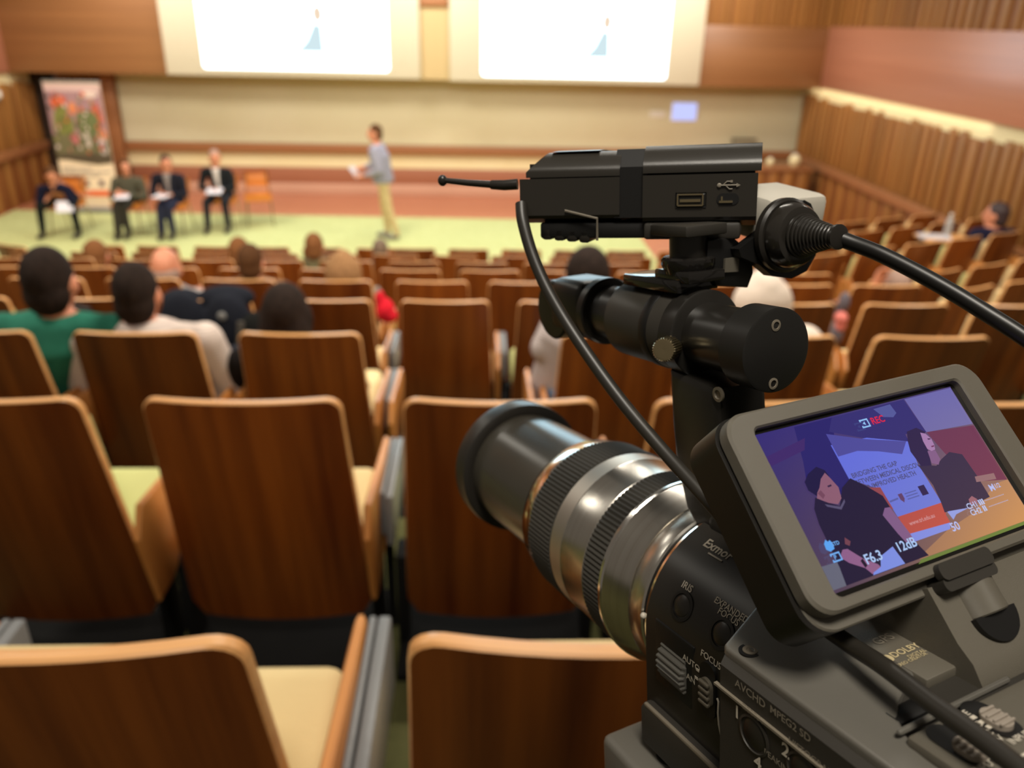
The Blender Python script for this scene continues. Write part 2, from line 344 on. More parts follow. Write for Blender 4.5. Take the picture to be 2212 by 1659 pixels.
# ---------------------------------------------------------------- theatre seats
m_veneer = mat('dark veneer', S(92, 38, 11), .34, noise=((17, 2, .7), S(150, 80, 26), .28, .74), rand=.3, coat=.25, coat_rough=.2)
m_edge = mat('ply edge', S(240, 180, 116), .4, noise=((3, 3, 60), S(228, 164, 102), .35, .65), coat=.1)
m_arm = mat('arm wood', S(216, 146, 76), .4, noise=((30, 3, 3), S(190, 120, 56), .3, .7), coat=.15)
m_cushc = mat('cream upholstery', S(232, 208, 156), .9, spec=.15, bump=(300, .3))
m_cushg = mat('green upholstery', S(206, 206, 140), .9, spec=.15, bump=(300, .3))
m_tablet = mat('folded tablet grey', S(122, 122, 122), .42, spec=.4, bump=(40, .1))
def seat_back():
    """curved veneer shell: rows of outline points, local origin on the floor under the back"""
    g = G(); H, B = .85, .125
    wt, wb_ = .222, .248; r = .036; TH = .022
    wid = lambda z: wb_+(wt-wb_)*(z-B)/(H-B)
    zs = [B, B+.05, .31, .40, .50, .60, .70, .76, H-r]
    half = [(wid(z)-(.03*(1-(z-B)/.05) if z < B+.05 else 0), z) for z in zs]
    for k in range(1, 6): an = k*pi/10; half.append((wid(H-r)-r+r*cos(an), H-r+r*sin(an)))
    pt = lambda x, z, off: (x, (H-z)*.20-.55*(.0625-x*x)+off, z)      # tilt and curve, edges forward
    cols = 10; C = cols+1; R = len(half); vs_ = []
    lay_ = [(.004, -.006), (0, .0), (.0, TH-.004), (.004, TH)]            # (inset, offset): eased front and back arrises
    lay_ = [(.003, 0), (0, .004), (0, TH-.004), (.003, TH)]
    for ins, off in lay_:
        for (hx, z) in half:
            zz = z-ins if z > .6 else z
            for c in range(C): vs_.append(pt((hx-ins)*(-1+2*c/cols), zz, off))
    N = R*C; face = []; rim = []
    for i in range(R-1):
        for c in range(cols):
            a = i*C+c; face += [(a, a+1, a+C+1, a+C), (3*N+a, 3*N+a+C, 3*N+a+C+1, 3*N+a+1)]
    for L in range(3):
        o = L*N
        for i in range(R-1):
            for c in (0, cols): a = o+i*C+c; rim.append((a, a+C, N+a+C, N+a))
        for c in range(cols):
            a = o+(R-1)*C+c; rim.append((a, a+1, N+a+1, N+a)); a = o+c; rim.append((a, a+1, N+a+1, N+a))
    g.add(vs_, face, 0); g.f += rim; g.m += [1]*len(rim)
    return g
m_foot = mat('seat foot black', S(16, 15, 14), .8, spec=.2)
def make_seat(cush, up=True):
    t = thing('theatre_seat', 'x', 'seat')
    seat_back().build('backrest', [m_veneer, m_edge], t, 40)
    g = G(); g.prism([(-.20, -.23), (.20, -.23), (.19, .20), (-.19, .20)], .0, .022, frame((0, .086, .55), (1, 0, 0), (0, -.2, .98), (0, .98, .2)), bev=.05, seg=3).build('back_cushion', cush, t)
    if up:      # tipped-up seat: upholstery towards the back, veneer pan in front
        T = M.Translation((0, .275, .362)) @ M.Rotation(radians(22), 4, 'X')
        G().box((0, 0, 0), (.492, .28, .09), T, bev=.034, seg=4).build('seat_cushion', cush, t)
        G().box((0, 0, -.050), (.44, .25, .016), T, bev=.006).build('seat_pan', m_veneer, t)
    else:
        G().box((0, .34, .43), (.46, .42, .09), bev=.035, seg=3).build('seat_cushion', cush, t)
        G().box((0, .34, .378), (.43, .38, .016), bev=.006).build('seat_pan', m_veneer, t)
    for s in (-1, 1):
        ax_ = s*.270
        pf = [(0, .28), (.09, .28), (.37, .36), (.43, .48), (.405, .535), (-.01, .575), (-.055, .50)]
        G().prism(pf, -.012, .012, frame((ax_, 0, 0), (0, 1, 0), (0, 0, 1), (1, 0, 0)), bev=.016, seg=2).build('armrest', m_arm, t)
        G().box((s*.258, .17, .16), (.03, .09, .32), bev=.008).build('pedestal', m_foot, t)
    G().box((0, .18, .015), (.54, .36, .03), bev=.006).build('foot_bar_shade', m_foot, t)  # foot bar deepened, its black stands for shaded floor under the seat
    g = G(); g.box((.3080, .25, .455), (.021, .32, .15), bev=.005); g.box((.2885, .26, .465), (.012, .30, .13), bev=.004); g.build('writing_tablet', m_tablet, t)
    G().tube([(.29, .20, .03), (.29, .20, .40)], .013, 8).build('tablet_post', m_foot, t)
    return t
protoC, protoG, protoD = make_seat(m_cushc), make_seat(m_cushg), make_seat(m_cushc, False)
OCC = {(2, 8), (2, 3), (2, 4), (2, 5), (2, 7), (3, 8), (4, 4), (4, 5), (4, 6), (4, 12), (6, 4), (6, 5), (6, 2), (7, 6)}
used = {}
ORD = 'first second third fourth fifth sixth seventh eighth ninth tenth eleventh twelfth thirteenth fourteenth'.split()
SP = .585
rows = [ (0, [-.42, .165]), (1, [-2.285, -1.7, -1.115, -.535, .05, .63, 1.21, 1.79]), (2, [-3.61+.0, -3.03, -2.435, -1.842, -1.25, -.657, -.064, .529, 1.122, 1.715, 2.308]),
  (3, [-3.12, -2.53, -1.94, -1.35, -.76, -.17, .42, 1.01, 1.60, 2.19, 2.78]), (4, [-4.34, -3.765, -3.19, -2.615, -2.04, -1.465, -.88, -.29, .28, .85, 1.43, 2.0, 2.57]),
  (5, [-4.61, -4.02, -3.44, -2.855, -2.27, -1.68, -1.09, -.51, .08, .67, 1.25, 1.84, 2.43]), (6, [-4.66, -4.07, -3.485, -2.9, -2.315, -1.73, -1.145, -.56, .025, .61, 1.195, 1.78, 2.365]),
  (7, [-4.34, -3.755, -3.17, -2.585, -2.0, -1.415, -.83, -.245, .34, .925, 1.51, 2.1]), (8, [-4.12, -3.53, -2.91, -2.32, -1.73, -1.14, -.71, -.12, .47, 1.06, 1.65, 2.24]) ]
rows[0] = (0, [-1.045, -.460, .150, .735]); ROWX = {n: xs for n, xs in rows}
TAB = {(0, 0), (0, 1), (1, 3), (2, 5), (3, 4), (3, 5)}
NEAR = {(0, 0): 'theatre seat cut off by the frame, only its grey folded tablet showing', (0, 1): 'dark wooden theatre seat at the bottom edge, cream cushion beside a grey folded tablet', (0, 2): 'dark wooden theatre seat at the bottom edge, partly hidden by the lens', (0, 3): 'wooden theatre seat at the camera, wholly behind the camcorder body',
        (1, 3): 'large dark-brown theatre seat with pale rounded edge and cream cushion showing', (1, 4): 'dark theatre seat directly behind the front of the lens', (1, 2): 'brown theatre seat with a green cushion at its side, cut by the frame',
        (2, 4): 'brown theatre seat with a man in a white shirt in it', (2, 5): 'brown theatre seat with the dark-haired woman in it', (2, 3): 'theatre seat with the man in the green shirt in it',
        (2, 7): 'theatre seat with the person in the striped top in it', (3, 3): 'theatre seat with a black jacket over its back', (3, 5): 'dark brown theatre seat seen past the seat without a back'}
KNOB = ['row at the camera', 'second row ahead of camera', 'third row ahead of camera', 'fourth row ahead of camera', 'fifth row ahead of camera', 'sixth row ahead of camera', 'seventh row ahead of camera', 'second row from the stage', 'front row by the stage']
def vis(x, y, z):
    q = pixel((x, y, z)); return -130 < q[0] < 2330 or (y < 1 and x > -1.1)
def place(i, x, y, z, rz, lab, grp, tab, noback=False, occ=False, one_arm=0):
    src = protoD if occ else protoG if i % 5 in (1, 3) else protoC
    sk = () if tab else ('writing_tablet', 'tablet_post')
    if noback: sk = sk + ('backrest', 'back_cushion', 'seat_cushion', 'seat_pan')
    o = dup(src, (x, y, z), rz, lab, grp, sk)
    if one_arm: bpy.data.objects.remove(sorted([c for c in o.children if c.name.startswith('armrest')], key=lambda c: c.data.vertices[0].co.x)[-1 if one_arm > 0 else 0])
    return o
cnt = 0
for n, xs in rows:
    k = 0
    xs = [x for x in xs if vis(x, ROWY[n], ROWT[n])]
    for x in xs:
        j = ROWX[n].index(x)
        lab = NEAR.get((n, j), 'wooden theatre seat, %s, %s from its left end' % (KNOB[n], ORD[k])); k += 1
        noback = (n == 2 and j == 6)
        if noback: lab = 'theatre seat without a back, only its arms standing in the gap'
        z = ROWT[n]-.85
        ci = {(1, 3): 0, (0, 1): 0, (1, 2): 1, (0, 2): 2}.get((n, j), cnt)
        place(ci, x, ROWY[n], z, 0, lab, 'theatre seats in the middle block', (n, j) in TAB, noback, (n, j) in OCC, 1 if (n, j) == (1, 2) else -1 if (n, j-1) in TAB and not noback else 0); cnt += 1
# angled side blocks
def fan(ax, ay, phi, ks, z, rowname, side, k0=0):
    global cnt
    for q, k in enumerate(ks):
        x, y = ax+k*SP*cos(phi), ay+k*SP*sin(phi)
        px_ = pixel((x, y, z+.85))
        if not (-60 < px_[0] < 2280): continue
        if any(hypot(x-x2, y-ROWY[n2]) < .62 for n2, xs2 in rows for x2 in xs2): continue
        if abs(x) > 5.75 and x > 0: continue
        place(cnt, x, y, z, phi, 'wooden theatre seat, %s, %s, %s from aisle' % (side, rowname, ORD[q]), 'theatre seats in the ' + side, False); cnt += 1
PH = radians(22)
for r_, (nm, dy, zt) in enumerate((('nearest row', -1.05, 1.42), ('second row', -.25, 1.25), ('third row', .55, 1.23), ('fourth row', 1.35, 1.15), ('fifth row', 2.2, 1.0))):
    fan(4.36-dy*sin(PH)*.6, 6.9+dy, PH, range(-2, 5), zt-.85 if zt > .76 else FL, nm, 'angled block by slatted wall')
for (dx, dy, nm) in ((0, 0, 'front row'), (.28, -.95, 'second row')):
    fan(-5.05+dx, 8.75+dy, -PH, [-0, -1, -2], FL+.02-dy*.2, nm, 'angled block near the banner')
for p_ in (protoC, protoG, protoD):
    for ch in list(p_.children): bpy.data.objects.remove(ch)
    bpy.data.objects.remove(p_)

# ---------------------------------------------------------------- people
m_skin = mat('skin', S(214, 142, 108), .55, noise=((8, 8, 8), S(204, 130, 98), .3, .7))
m_skind = mat('tanned skin', S(176, 112, 80), .55, noise=((8, 8, 8), S(166, 102, 72), .3, .7))
m_eye = mat('dark eye', S(40, 28, 22), .3); m_lip = mat('lip', S(176, 92, 80), .5)
m_shoe = mat('dark shoe', S(34, 28, 26), .5)
def cloth(name, rgb, d=.86, stripes=None):
    m = mat(name, S(*rgb), .9, spec=.12, noise=((16, 16, 16), S(*[c*d for c in rgb]), .3, .7))
    if stripes and not m.get('done'):
        nt = m.node_tree; b = nt.nodes['Principled BSDF']; tc = nt.nodes.new('ShaderNodeTexCoord')
        wv = nt.nodes.new('ShaderNodeTexWave'); wv.bands_direction = 'Z'; wv.inputs['Scale'].default_value = stripes[0]
        cr = nt.nodes.new('ShaderNodeValToRGB'); cr.color_ramp.elements[0].color = S(*rgb); cr.color_ramp.elements[1].color = S(*stripes[1])
        cr.color_ramp.elements[0].position = .55; cr.color_ramp.elements[1].position = .7
        nt.links.new(tc.outputs['Object'], wv.inputs[0]); nt.links.new(wv.outputs['Fac'], cr.inputs[0]); nt.links.new(cr.outputs[0], b.inputs['Base Color']); m['done'] = 1
    return m
def caps(g, a, ra, b, rb, seg=10):
    a, b = V(a), V(b); g.tube([a, a.lerp(b, .5), b], [ra, (ra+rb)/2, rb], seg)
    g.ell(a, (ra,)*3, nu=seg, nv=7); g.ell(b, (rb,)*3, nu=seg, nv=7)
def fused(g, name, m, parent, vox=.012, base=V((0, 0, 0))):
    me = bpy.data.meshes.new(name); me.from_pydata([tuple(V(q)-base) for q in g.v], [], g.f)
    o = bpy.data.objects.new(name, me); COL.objects.link(o)
    r = o.modifiers.new('r', 'REMESH'); r.mode = 'VOXEL'; r.voxel_size = vox
    s = o.modifiers.new('s', 'SMOOTH'); s.iterations = 3; s.factor = .5
    m2 = bpy.data.meshes.new_from_object(o.evaluated_get(bpy.context.evaluated_depsgraph_get())); o.modifiers.clear(); o.data = m2; m2.name = name
    bpy.data.meshes.remove(me); m2.materials.clear(); m2.materials.append(m)
    m2.polygons.foreach_set('use_smooth', [True]*len(m2.polygons)); m2.polygons.foreach_set('material_index', [0]*len(m2.polygons))
    if parent: o.parent = parent
    return o
def hand(g, wr, d, side, sz=1.0):
    """palm, four unequal fingers and a thumb, half curled; d = direction, side = thumb side"""
    d = V(d).normalized(); s = (V(side)-d*V(side).dot(d)).normalized(); n = d.cross(s)
    wr = V(wr)
    for k in (-1, 0, 1): caps(g, wr, .024*sz, wr+d*.075*sz+s*.022*k*sz, .015*sz, 8)
    for k, ln in ((-1.5, .055), (-.5, .072), (.5, .078), (1.5, .070)):
        p0 = wr+d*.082*sz+s*.017*k*sz; p1 = p0+(d*.8-n*.45).normalized()*ln*.5*sz; p2 = p1+(d*.35-n*.9).normalized()*ln*.5*sz
        caps(g, p0, .0105*sz, p1, .0095*sz, 7); caps(g, p1, .0095*sz, p2, .008*sz, 7)
    p0 = wr+d*.03*sz+s*.026*sz; p1 = p0+(s*.8+d*.7).normalized()*.04*sz; p2 = p1+(d-n*.4+s*.1).normalized()*.03*sz
    caps(g, p0, .013*sz, p1, .011*sz, 7); caps(g, p1, .011*sz, p2, .009*sz, 7)
def person(label, J, face, shirt, trousers, hair, skin=None, hs=1.0, hairstyle='short', shoes=True, sleeves=True, jacket=None, group=None, girth=1.0, vox=.013, lowhair=0, legs=True):
    """J: joints in world space"""
    J = {k: V(q) for k, q in J.items()}; skin = skin or m_skin
    base = V((J['pelvis'].x, J['pelvis'].y, min(J['anL'].z, J['anR'].z)-.06 if legs else J['pelvis'].z-.1))
    f = V(face).normalized(); s = f.cross(V((0, 0, 1))).normalized(); u = s.cross(f)   # s = the person's right
    H = J['head']; neck = J['neck']
    g = G()
    T = frame(H, s, f, u)
    g.ell((0, -.008*hs, .018*hs), (.073*hs, .092*hs, .098*hs), T, nu=20, nv=14); g.ell((0, .022*hs, -.05*hs), (.055*hs, .062*hs, .062*hs), T); g.ell((0, .045*hs, -.092*hs), (.026*hs, .026*hs, .022*hs), T)
    g.ell((0, .096*hs, -.018*hs), (.014*hs, .020*hs, .022*hs), T); g.ell((0, .086*hs, .008*hs), (.010*hs, .012*hs, .03*hs), T)
    for q in (-1, 1): g.ell((q*.076*hs, -.002, -.012*hs), (.012*hs, .022*hs, .032*hs), T, nu=10, nv=7)
    caps(g, H+u*(-.05*hs)-f*.02*hs, .052*hs, neck-V((0, 0, .02)), .056*hs)
    ch = J['chest']; pe = J['pelvis']
    caps(g, neck-V((0, 0, .05)), .06, ch, .10*girth); caps(g, ch, .105*girth, pe, .10*girth)
    for q in 'LR':
        caps(g, neck-V((0, 0, .03)), .05, J['sh'+q], .048); caps(g, J['sh'+q], .046, J['el'+q], .037); caps(g, J['el'+q], .036, J['wr'+q], .025)
        d = J['wr'+q]-J['el'+q]; d = J.get('hd'+q, d); hand(g, J['wr'+q], d, J.get('th'+q, s*(1 if q == 'L' else -1)), hs)
        if legs: caps(g, J['hip'+q], .075, J['kn'+q], .05); caps(g, J['kn'+q], .048, J['an'+q], .034); caps(g, J['an'+q]-V((0, 0, .03)), .03, J['an'+q]+J.get('toe', f)*.12-V((0, 0, .035)), .026)
    body = fused(g, 'person', skin, None, vox, base); body.location = base; tag(body, label, 'person', group)
    def piece(name, gg, m, vx=.013): return fused(gg, name, m, body, vx, base)
    sd = (J['shR']-J['shL']).normalized(); tf = V((0, 0, 1)).cross(sd).normalized(); 
    if tf.dot(f) < 0 and abs(tf.dot(f)) > .3: tf = -tf
    g = G(); gi = girth
    ctr = [(neck-V((0, 0, .035)), .062, .055), (neck.lerp(ch, .35), .135*gi, .085*gi), (ch, .165*gi, .118*gi), (ch.lerp(pe, .55), .152*gi, .118*gi), (pe, .16*gi, .122*gi), (pe-V((0, 0, .05)), .158*gi, .12*gi)]
    for i in range(len(ctr)-1):
        for k in range(4):
            t_ = k/4; a, b = ctr[i], ctr[i+1]; c = a[0].lerp(b[0], t_); rx = a[1]+(b[1]-a[1])*t_; ry = a[2]+(b[2]-a[2])*t_
            g.ell((0, 0, 0), (rx, ry, .06), frame(c, sd, tf, V((0, 0, 1))), nu=18, nv=8)
    for q in 'LR':
        caps(g, neck-V((0, 0, .045)), .058, J['sh'+q], .062); e = J['wr'+q] if sleeves else J['sh'+q].lerp(J['el'+q], .75)
        if sleeves: caps(g, J['sh'+q], .062*gi, J['el'+q], .050*gi); caps(g, J['el'+q], .049*gi, J['el'+q].lerp(J['wr'+q], .88), .035)
        else: caps(g, J['sh'+q], .062*gi, e, .053*gi)
    top = piece('shirt' if jacket is None else 'jacket', g, shirt if jacket is None else jacket)
    if jacket is not None:      # shirt front showing in the open jacket
        g = G(); c0 = neck.lerp(ch, .3); 
        for k in range(7):
            t_ = k/6; c = c0.lerp(pe, t_); g.ell((0, 0, 0), (.045+.03*(1-t_), .13*gi, .05), frame(c, sd, tf, V((0, 0, 1))), nu=12, nv=8)
        g.ell(neck-V((0, 0, .02)), (.062, .062, .03)); piece('shirt', g, shirt)
    else:
        g = G(); g.ell(neck-V((0, 0, .012)), (.064, .064, .022)); piece('collar', g, shirt, .009)
    if legs:
        g = G(); caps(g, J['hipL'], .10, J['hipR'], .10)
        for q in 'LR': caps(g, J['hip'+q], .092, J['kn'+q], .066); caps(g, J['kn'+q], .064, J['an'+q]+V((0, 0, .02)), .048)
        piece('trousers', g, trousers)
        for q in 'LR':
            g = G(); a = J['an'+q]; t_ = J.get('toe', f); caps(g, a-V((0, 0, .03)), .042, a+t_*.06-V((0, 0, .035)), .040); caps(g, a+t_*.06-V((0, 0, .035)), .04, a+t_*.15-V((0, 0, .042)), .033); piece('shoe', g, m_shoe if shoes is True else shoes, .012)
    # hair
    if hairstyle != 'none':
        g = G()
        if hairstyle == 'bald':
            g.ell((0, -.034*hs, -.02*hs), (.083*hs, .076*hs, .05*hs), T, nu=18, nv=10)
        else:
            g.ell((0, -.020*hs, .028*hs), (.078*hs, .096*hs, .100*hs), T, nu=20, nv=12); g.ell((0, -.045*hs, -.03*hs), (.074*hs, .066*hs, .075*hs), T)
            if hairstyle == 'long':
                g.ell((0, -.018*hs, -.005*hs), (.094*hs, .080*hs, .10*hs), T)
                g.ell((0, -.055*hs, -.08*hs), (.098*hs, .062*hs, .15*hs), T); g.ell((0, -.06*hs, -.17*hs), (.09*hs, .05*hs, .12*hs), T)
            if hairstyle == 'wide': g.ell((0, -.03*hs, -.01*hs), (.118*hs, .10*hs, .118*hs), T); g.ell((0, -.045*hs, -.09*hs), (.125*hs, .08*hs, .08*hs), T)
        piece('hair', g, hair, .010)
    if f.y < .5:
        for q in (-1, 1): G().ell((q*.03*hs, .086*hs, .012*hs), (.011*hs, .008*hs, .007*hs), T @ M.Identity(4), nu=10, nv=6).build('eye', m_eye, body).matrix_local = M.Translation(-base)
        G().ell((0, .083*hs, -.058*hs), (.022*hs, .008*hs, .006*hs), T, nu=10, nv=6).build('mouth', m_lip, body).matrix_local = M.Translation(-base)
    return body
def sitter(head, hip, floor, face, legsdir=None, hz=None, **k):
    """seated figure from head centre and hip centre"""
    head, hip = V(head), V(hip); f = V(face).normalized(); ld = V(legsdir or face).normalized(); R = V((ld.y, -ld.x, 0)); up = V((0, 0, 1))
    tr = k.pop('tr', None); R2 = V(tr).normalized() if tr else R
    hs = k.get('hs', 1.0)
    neck = head-up*k.pop('nk', .125)*hs-f*.02; ch = neck.lerp(hip, .36)-ld*.02
    J = dict(head=head, neck=neck, chest=ch, pelvis=hip)
    kneeh = floor+.47; sw = k.pop('sw', .19)
    for q, sg in (('L', -1), ('R', 1)):
        J['sh'+q] = neck-up*.075+R2*sg*sw; J['hip'+q] = hip+R*sg*.09-up*.02
        kd = k.get('knee', .10)
        J['kn'+q] = V((hip.x, hip.y, 0))+R*sg*kd+ld*.40+up*kneeh; J['an'+q] = V((hip.x, hip.y, 0))+R*sg*(kd+.01)+ld*(.40+k.get('foot', .04)*(1 if sg > 0 else -.5))+up*(floor+.085)
        J['el'+q] = J['sh'+q]+R2*sg*.06-up*.24+ld*.06; J['wr'+q] = hip+R*sg*.08+ld*.26+up*.10
        if hz: J['wr'+q].z = hz; J['el'+q].z = max(min(J['el'+q].z, hz+.10), hz)
    for kk in ('knee', 'foot'): k.pop(kk, None)
    J.update({a: V(b) for a, b in k.pop('J', {}).items()}); J['toe'] = ld
    return person(J=J, face=face, **k)

A = at_y
def aud(px, py, Y, row, label, hairc, shirt, hs=1.0, style='short', hipx=None, face=(0, 1, 0), **k):
    """audience member: px,py = top of the head in view, Y = its distance"""
    top = A(px, py, Y); hd = top-V((0, 0, .118*hs)); fl = ROWT[row]-.85; k.setdefault('hz', fl+.52); k.setdefault('nk', .098)
    hx = hipx if hipx is not None else hd.x
    return sitter(hd, (hx, max(Y+.08, ROWY[row]+.24), max(fl+.46, hd.z-.62)), fl, face, (0, 1, 0), label=label, shirt=shirt, trousers=k.pop('trousers', cloth('dark trousers', (40, 40, 48))), hair=hairc, hs=hs, hairstyle=style, group='people in the audience', **k)
hb = mat('near-black hair', S(50, 38, 32), .85, spec=.12, noise=((60, 60, 20), S(32, 24, 20), .3, .7)); hbr = mat('brown hair', S(92, 60, 34), .85, spec=.15, noise=((60, 60, 20), S(70, 44, 24), .3, .7))
hlb = mat('light brown hair', S(140, 92, 54), .85, spec=.15, noise=((60, 60, 20), S(116, 74, 42), .3, .7)); hbl = mat('ash blonde hair', S(172, 128, 88), .85, spec=.15, noise=((60, 60, 20), S(132, 98, 64), .3, .7)); hg = mat('grey hair', S(150, 120, 104), .7)
aud(94, 534, 2.98, 2, 'person in a green shirt with short black hair, back turned', hb, cloth('green jersey', (58, 136, 112)), 1.12, hipx=-1.82, sleeves=False, girth=1.12, sw=.20, vox=.012)
aud(286, 567, 2.98, 2, 'person in a striped white shirt with short dark hair, back turned', hb, cloth('white striped shirt', (226, 208, 196), .95, (26, (206, 188, 178))), 1.03, hipx=-1.20, girth=1.15, sw=.235, vox=.012)
aud(613, 612, 3.0, 2, 'person with long black hair sitting low behind the brown seat back', hb, cloth('black top', (34, 30, 30)), 1.12, 'long', hipx=-.72)
aud(352, 534, 5.05, 4, 'balding person with grey hair in a light grey shirt', hg, cloth('grey shirt', (176, 166, 162)), 1.15, 'bald', hipx=-1.95)
aud(538, 527, 5.05, 4, 'person with short brown hair and a bare neck, in a middle row', hbr, cloth('tan top', (150, 110, 80)), 1.0)
aud(514, 512, 7.1, 6, 'person with light brown hair just beyond the short-haired brown head', hlb, cloth('brown top', (120, 80, 60)), 1.15)
aud(740, 540, 5.05, 4, 'person with wide ash-blonde bobbed hair', hbl, cloth('beige top', (170, 140, 110)), 1.02, 'wide')
aud(677, 503, 7.1, 6, 'person with a small brown head near the stage edge', hlb, cloth('olive top', (110, 100, 70)), 1.05)
aud(821, 516, 8.15, 7, 'person with a small grey-brown head below the speaker\'s shoes', mat('ash hair', S(120, 98, 78), .7), cloth('grey top', (120, 110, 100)), 1.05)
aud(203, 518, 7.1, 6, 'person with reddish brown hair beyond the green shirt', hlb, cloth('rust top', (150, 90, 60)), 1.25)
st = aud(1272, 533, 3.0, 2, 'person in a striped white top and blue jeans, elbow out, behind the thin cable', hb, cloth('fine striped top', (214, 200, 196), .95, (30, (170, 156, 156))), 1.12, hipx=.36, trousers=cloth('pale jeans', (138, 158, 190)), girth=1.05, vox=.012,
         J=dict(shL=A(1225, 655, 3.02), elL=A(1172, 752, 3.0), wrL=A(1206, 826, 3.08), knL=A(1190, 820, 3.25), hipL=A(1215, 850, 3.02)))
aud(1652, 583, 3.0, 2, 'person in a cream jacket with the hood up, beyond the video gear', cloth('cream jacket', (226, 208, 192), .95), cloth('cream jacket', (226, 208, 192), .95), 1.0, 'wide', hipx=1.10, girth=1.2, sw=.20, nk=.10)
pg = aud(1942, 583, 5.1, 4, 'grey-haired person slumped low, hand up on the seat back', hg, cloth('dark red top', (96, 54, 50)), 1.05, hipx=2.6,
         J=dict(elL=A(1880, 640, 5.05), wrL=A(1890, 615, 4.96), hdL=(.25, -.1, .9)))
aud(2158, 437, 8.15, 6, 'person with dark hair and a navy top by the slatted wall, head turned away', mat('dark brown hair', S(52, 34, 34), .6), cloth('navy top', (36, 36, 60)), 1.15, face=(-.75, .65, 0))

# on the stage floor
hold = {}
def papers(lab, c, rz, tilt=0, sz=(.21, .297), grp='papers held on stage'):
    c = V(c); o = thing('paper_sheet', lab, 'paper', c, rz, grp)
    g = G(); g.box((0, 0, 0), (sz[0], sz[1], .004), M.Rotation(tilt, 4, 'X')); g.box((.012, -.01, .005), (sz[0], sz[1], .003), M.Rotation(tilt, 4, 'X')); g.build('sheets', mat('white paper', S(206, 200, 204), .7), o)
def stage_chair(loc, rz, label):
    t = thing('stage_chair', label, 'chair', loc, rz, 'loose chairs on the stage floor')
    sw_ = mat('orange ply', S(206, 124, 46), .45, noise=((20, 3, 3), S(190, 108, 38), .3, .7)); ch_ = mat('chrome tube', S(190, 180, 165), .25, 1)
    G().prism([(-.21, -.2), (.21, -.2), (.19, .2), (-.19, .2)], 0, .02, M.Translation((0, .0, .44)), bev=.06, seg=3).build('seat', sw_, t)
    G().prism([(-.19, 0), (.19, 0), (.2, .26), (-.2, .26)], 0, .018, frame((0, .22, .56), (1, 0, 0), (0, .17, .98), (0, -.98, .17)), bev=.07, seg=3).build('backrest', sw_, t)
    for q in (-1, 1):
        G().tube([(q*.2, -.24, 0), (q*.19, -.18, .44)], .012, 8).build('leg', ch_, t)
        G().tube([(q*.2, .28, 0), (q*.18, .17, .44), (q*.17, .24, .80)], .012, 8).build('leg', ch_, t)
    return t
def onstage(lx, ly, headpx, face, lab, chairlab, **k):
    """seated panel member; (lx, ly) = hip on the floor plan, facing the audience"""
    ld = V(k.pop('ld', (0, -1, 0))).normalized(); hd = A(headpx[0], headpx[1], ly+k.pop('hy', .02))-V((0, 0, .12))
    rz = atan2(ld.y, ld.x)+pi/2; stage_chair((lx, ly, FL+.012), rz, chairlab)
    b = sitter(hd, (lx, ly+.03, FL+.55), FL+.012, face, ld, label=lab, group='panel members on stage', **k)
    return hd
DT = cloth('charcoal trousers', (38, 38, 44)); NV = cloth('navy jersey', (24, 24, 44))
onstage(-6.36, 12.80, (108, 362), (.35, -.8, -.35), 'seated person in a navy top leaning forward over a white paper on stage', 'loose chair under the panel member in the navy top', shirt=NV, trousers=cloth('black trousers', (26, 30, 28)), hair=hbr, sleeves=False, hs=1.12, girth=1.2, hy=-.30, knee=.24, skin=m_skin)
onstage(-5.42, 12.80, (268, 345), (.4, -.9, -.05), 'seated person in an olive-grey jumper with long brown hair on stage', 'loose chair under the panel member in the olive jumper', shirt=cloth('olive jumper', (88, 84, 68)), trousers=cloth('dark green trousers', (58, 54, 48)), hair=hbr, hairstyle='long', hs=1.05, knee=.05)
onstage(-4.76, 12.80, (356, 336), (.5, -.85, -.05), 'seated person in a dark jacket over a grey shirt, notes in hand', 'loose chair under the panel member with the grey shirt', shirt=cloth('grey shirt front', (150, 138, 134)), jacket=cloth('navy black jacket', (32, 32, 42)), trousers=cloth('navy trousers', (44, 46, 66)), hair=hb, hs=1.1, knee=.06)
onstage(-4.12, 13.22, (462, 325), (.45, -.88, -.05), 'seated person in a black jacket over a white shirt, nearest the empty chair', 'loose chair under the panel member in the white shirt', shirt=cloth('white shirt front', (226, 214, 206)), jacket=cloth('black jacket', (30, 32, 34)), trousers=DT, hair=hg, hs=1.1, knee=.14)
papers('white paper hanging from the hands of the leaning person in navy', (-6.20, 12.36, FL+.50), .3, .7, (.22, .20)); papers('notes on the knees of the person in the olive jumper', (-5.36, 12.42, FL+.64), .2, .12, (.20, .20))
papers('notes in the hands of the person in the grey shirt', (-4.78, 12.42, FL+.66), -.3, .10, (.22, .19)); papers('papers on the knees of the person in the white shirt', (-4.12, 12.86, FL+.66), .1, .2, (.22, .22))
stage_chair((-3.62, 13.5, FL+.012), .25, 'empty orange wooden chair beside the seated panel')
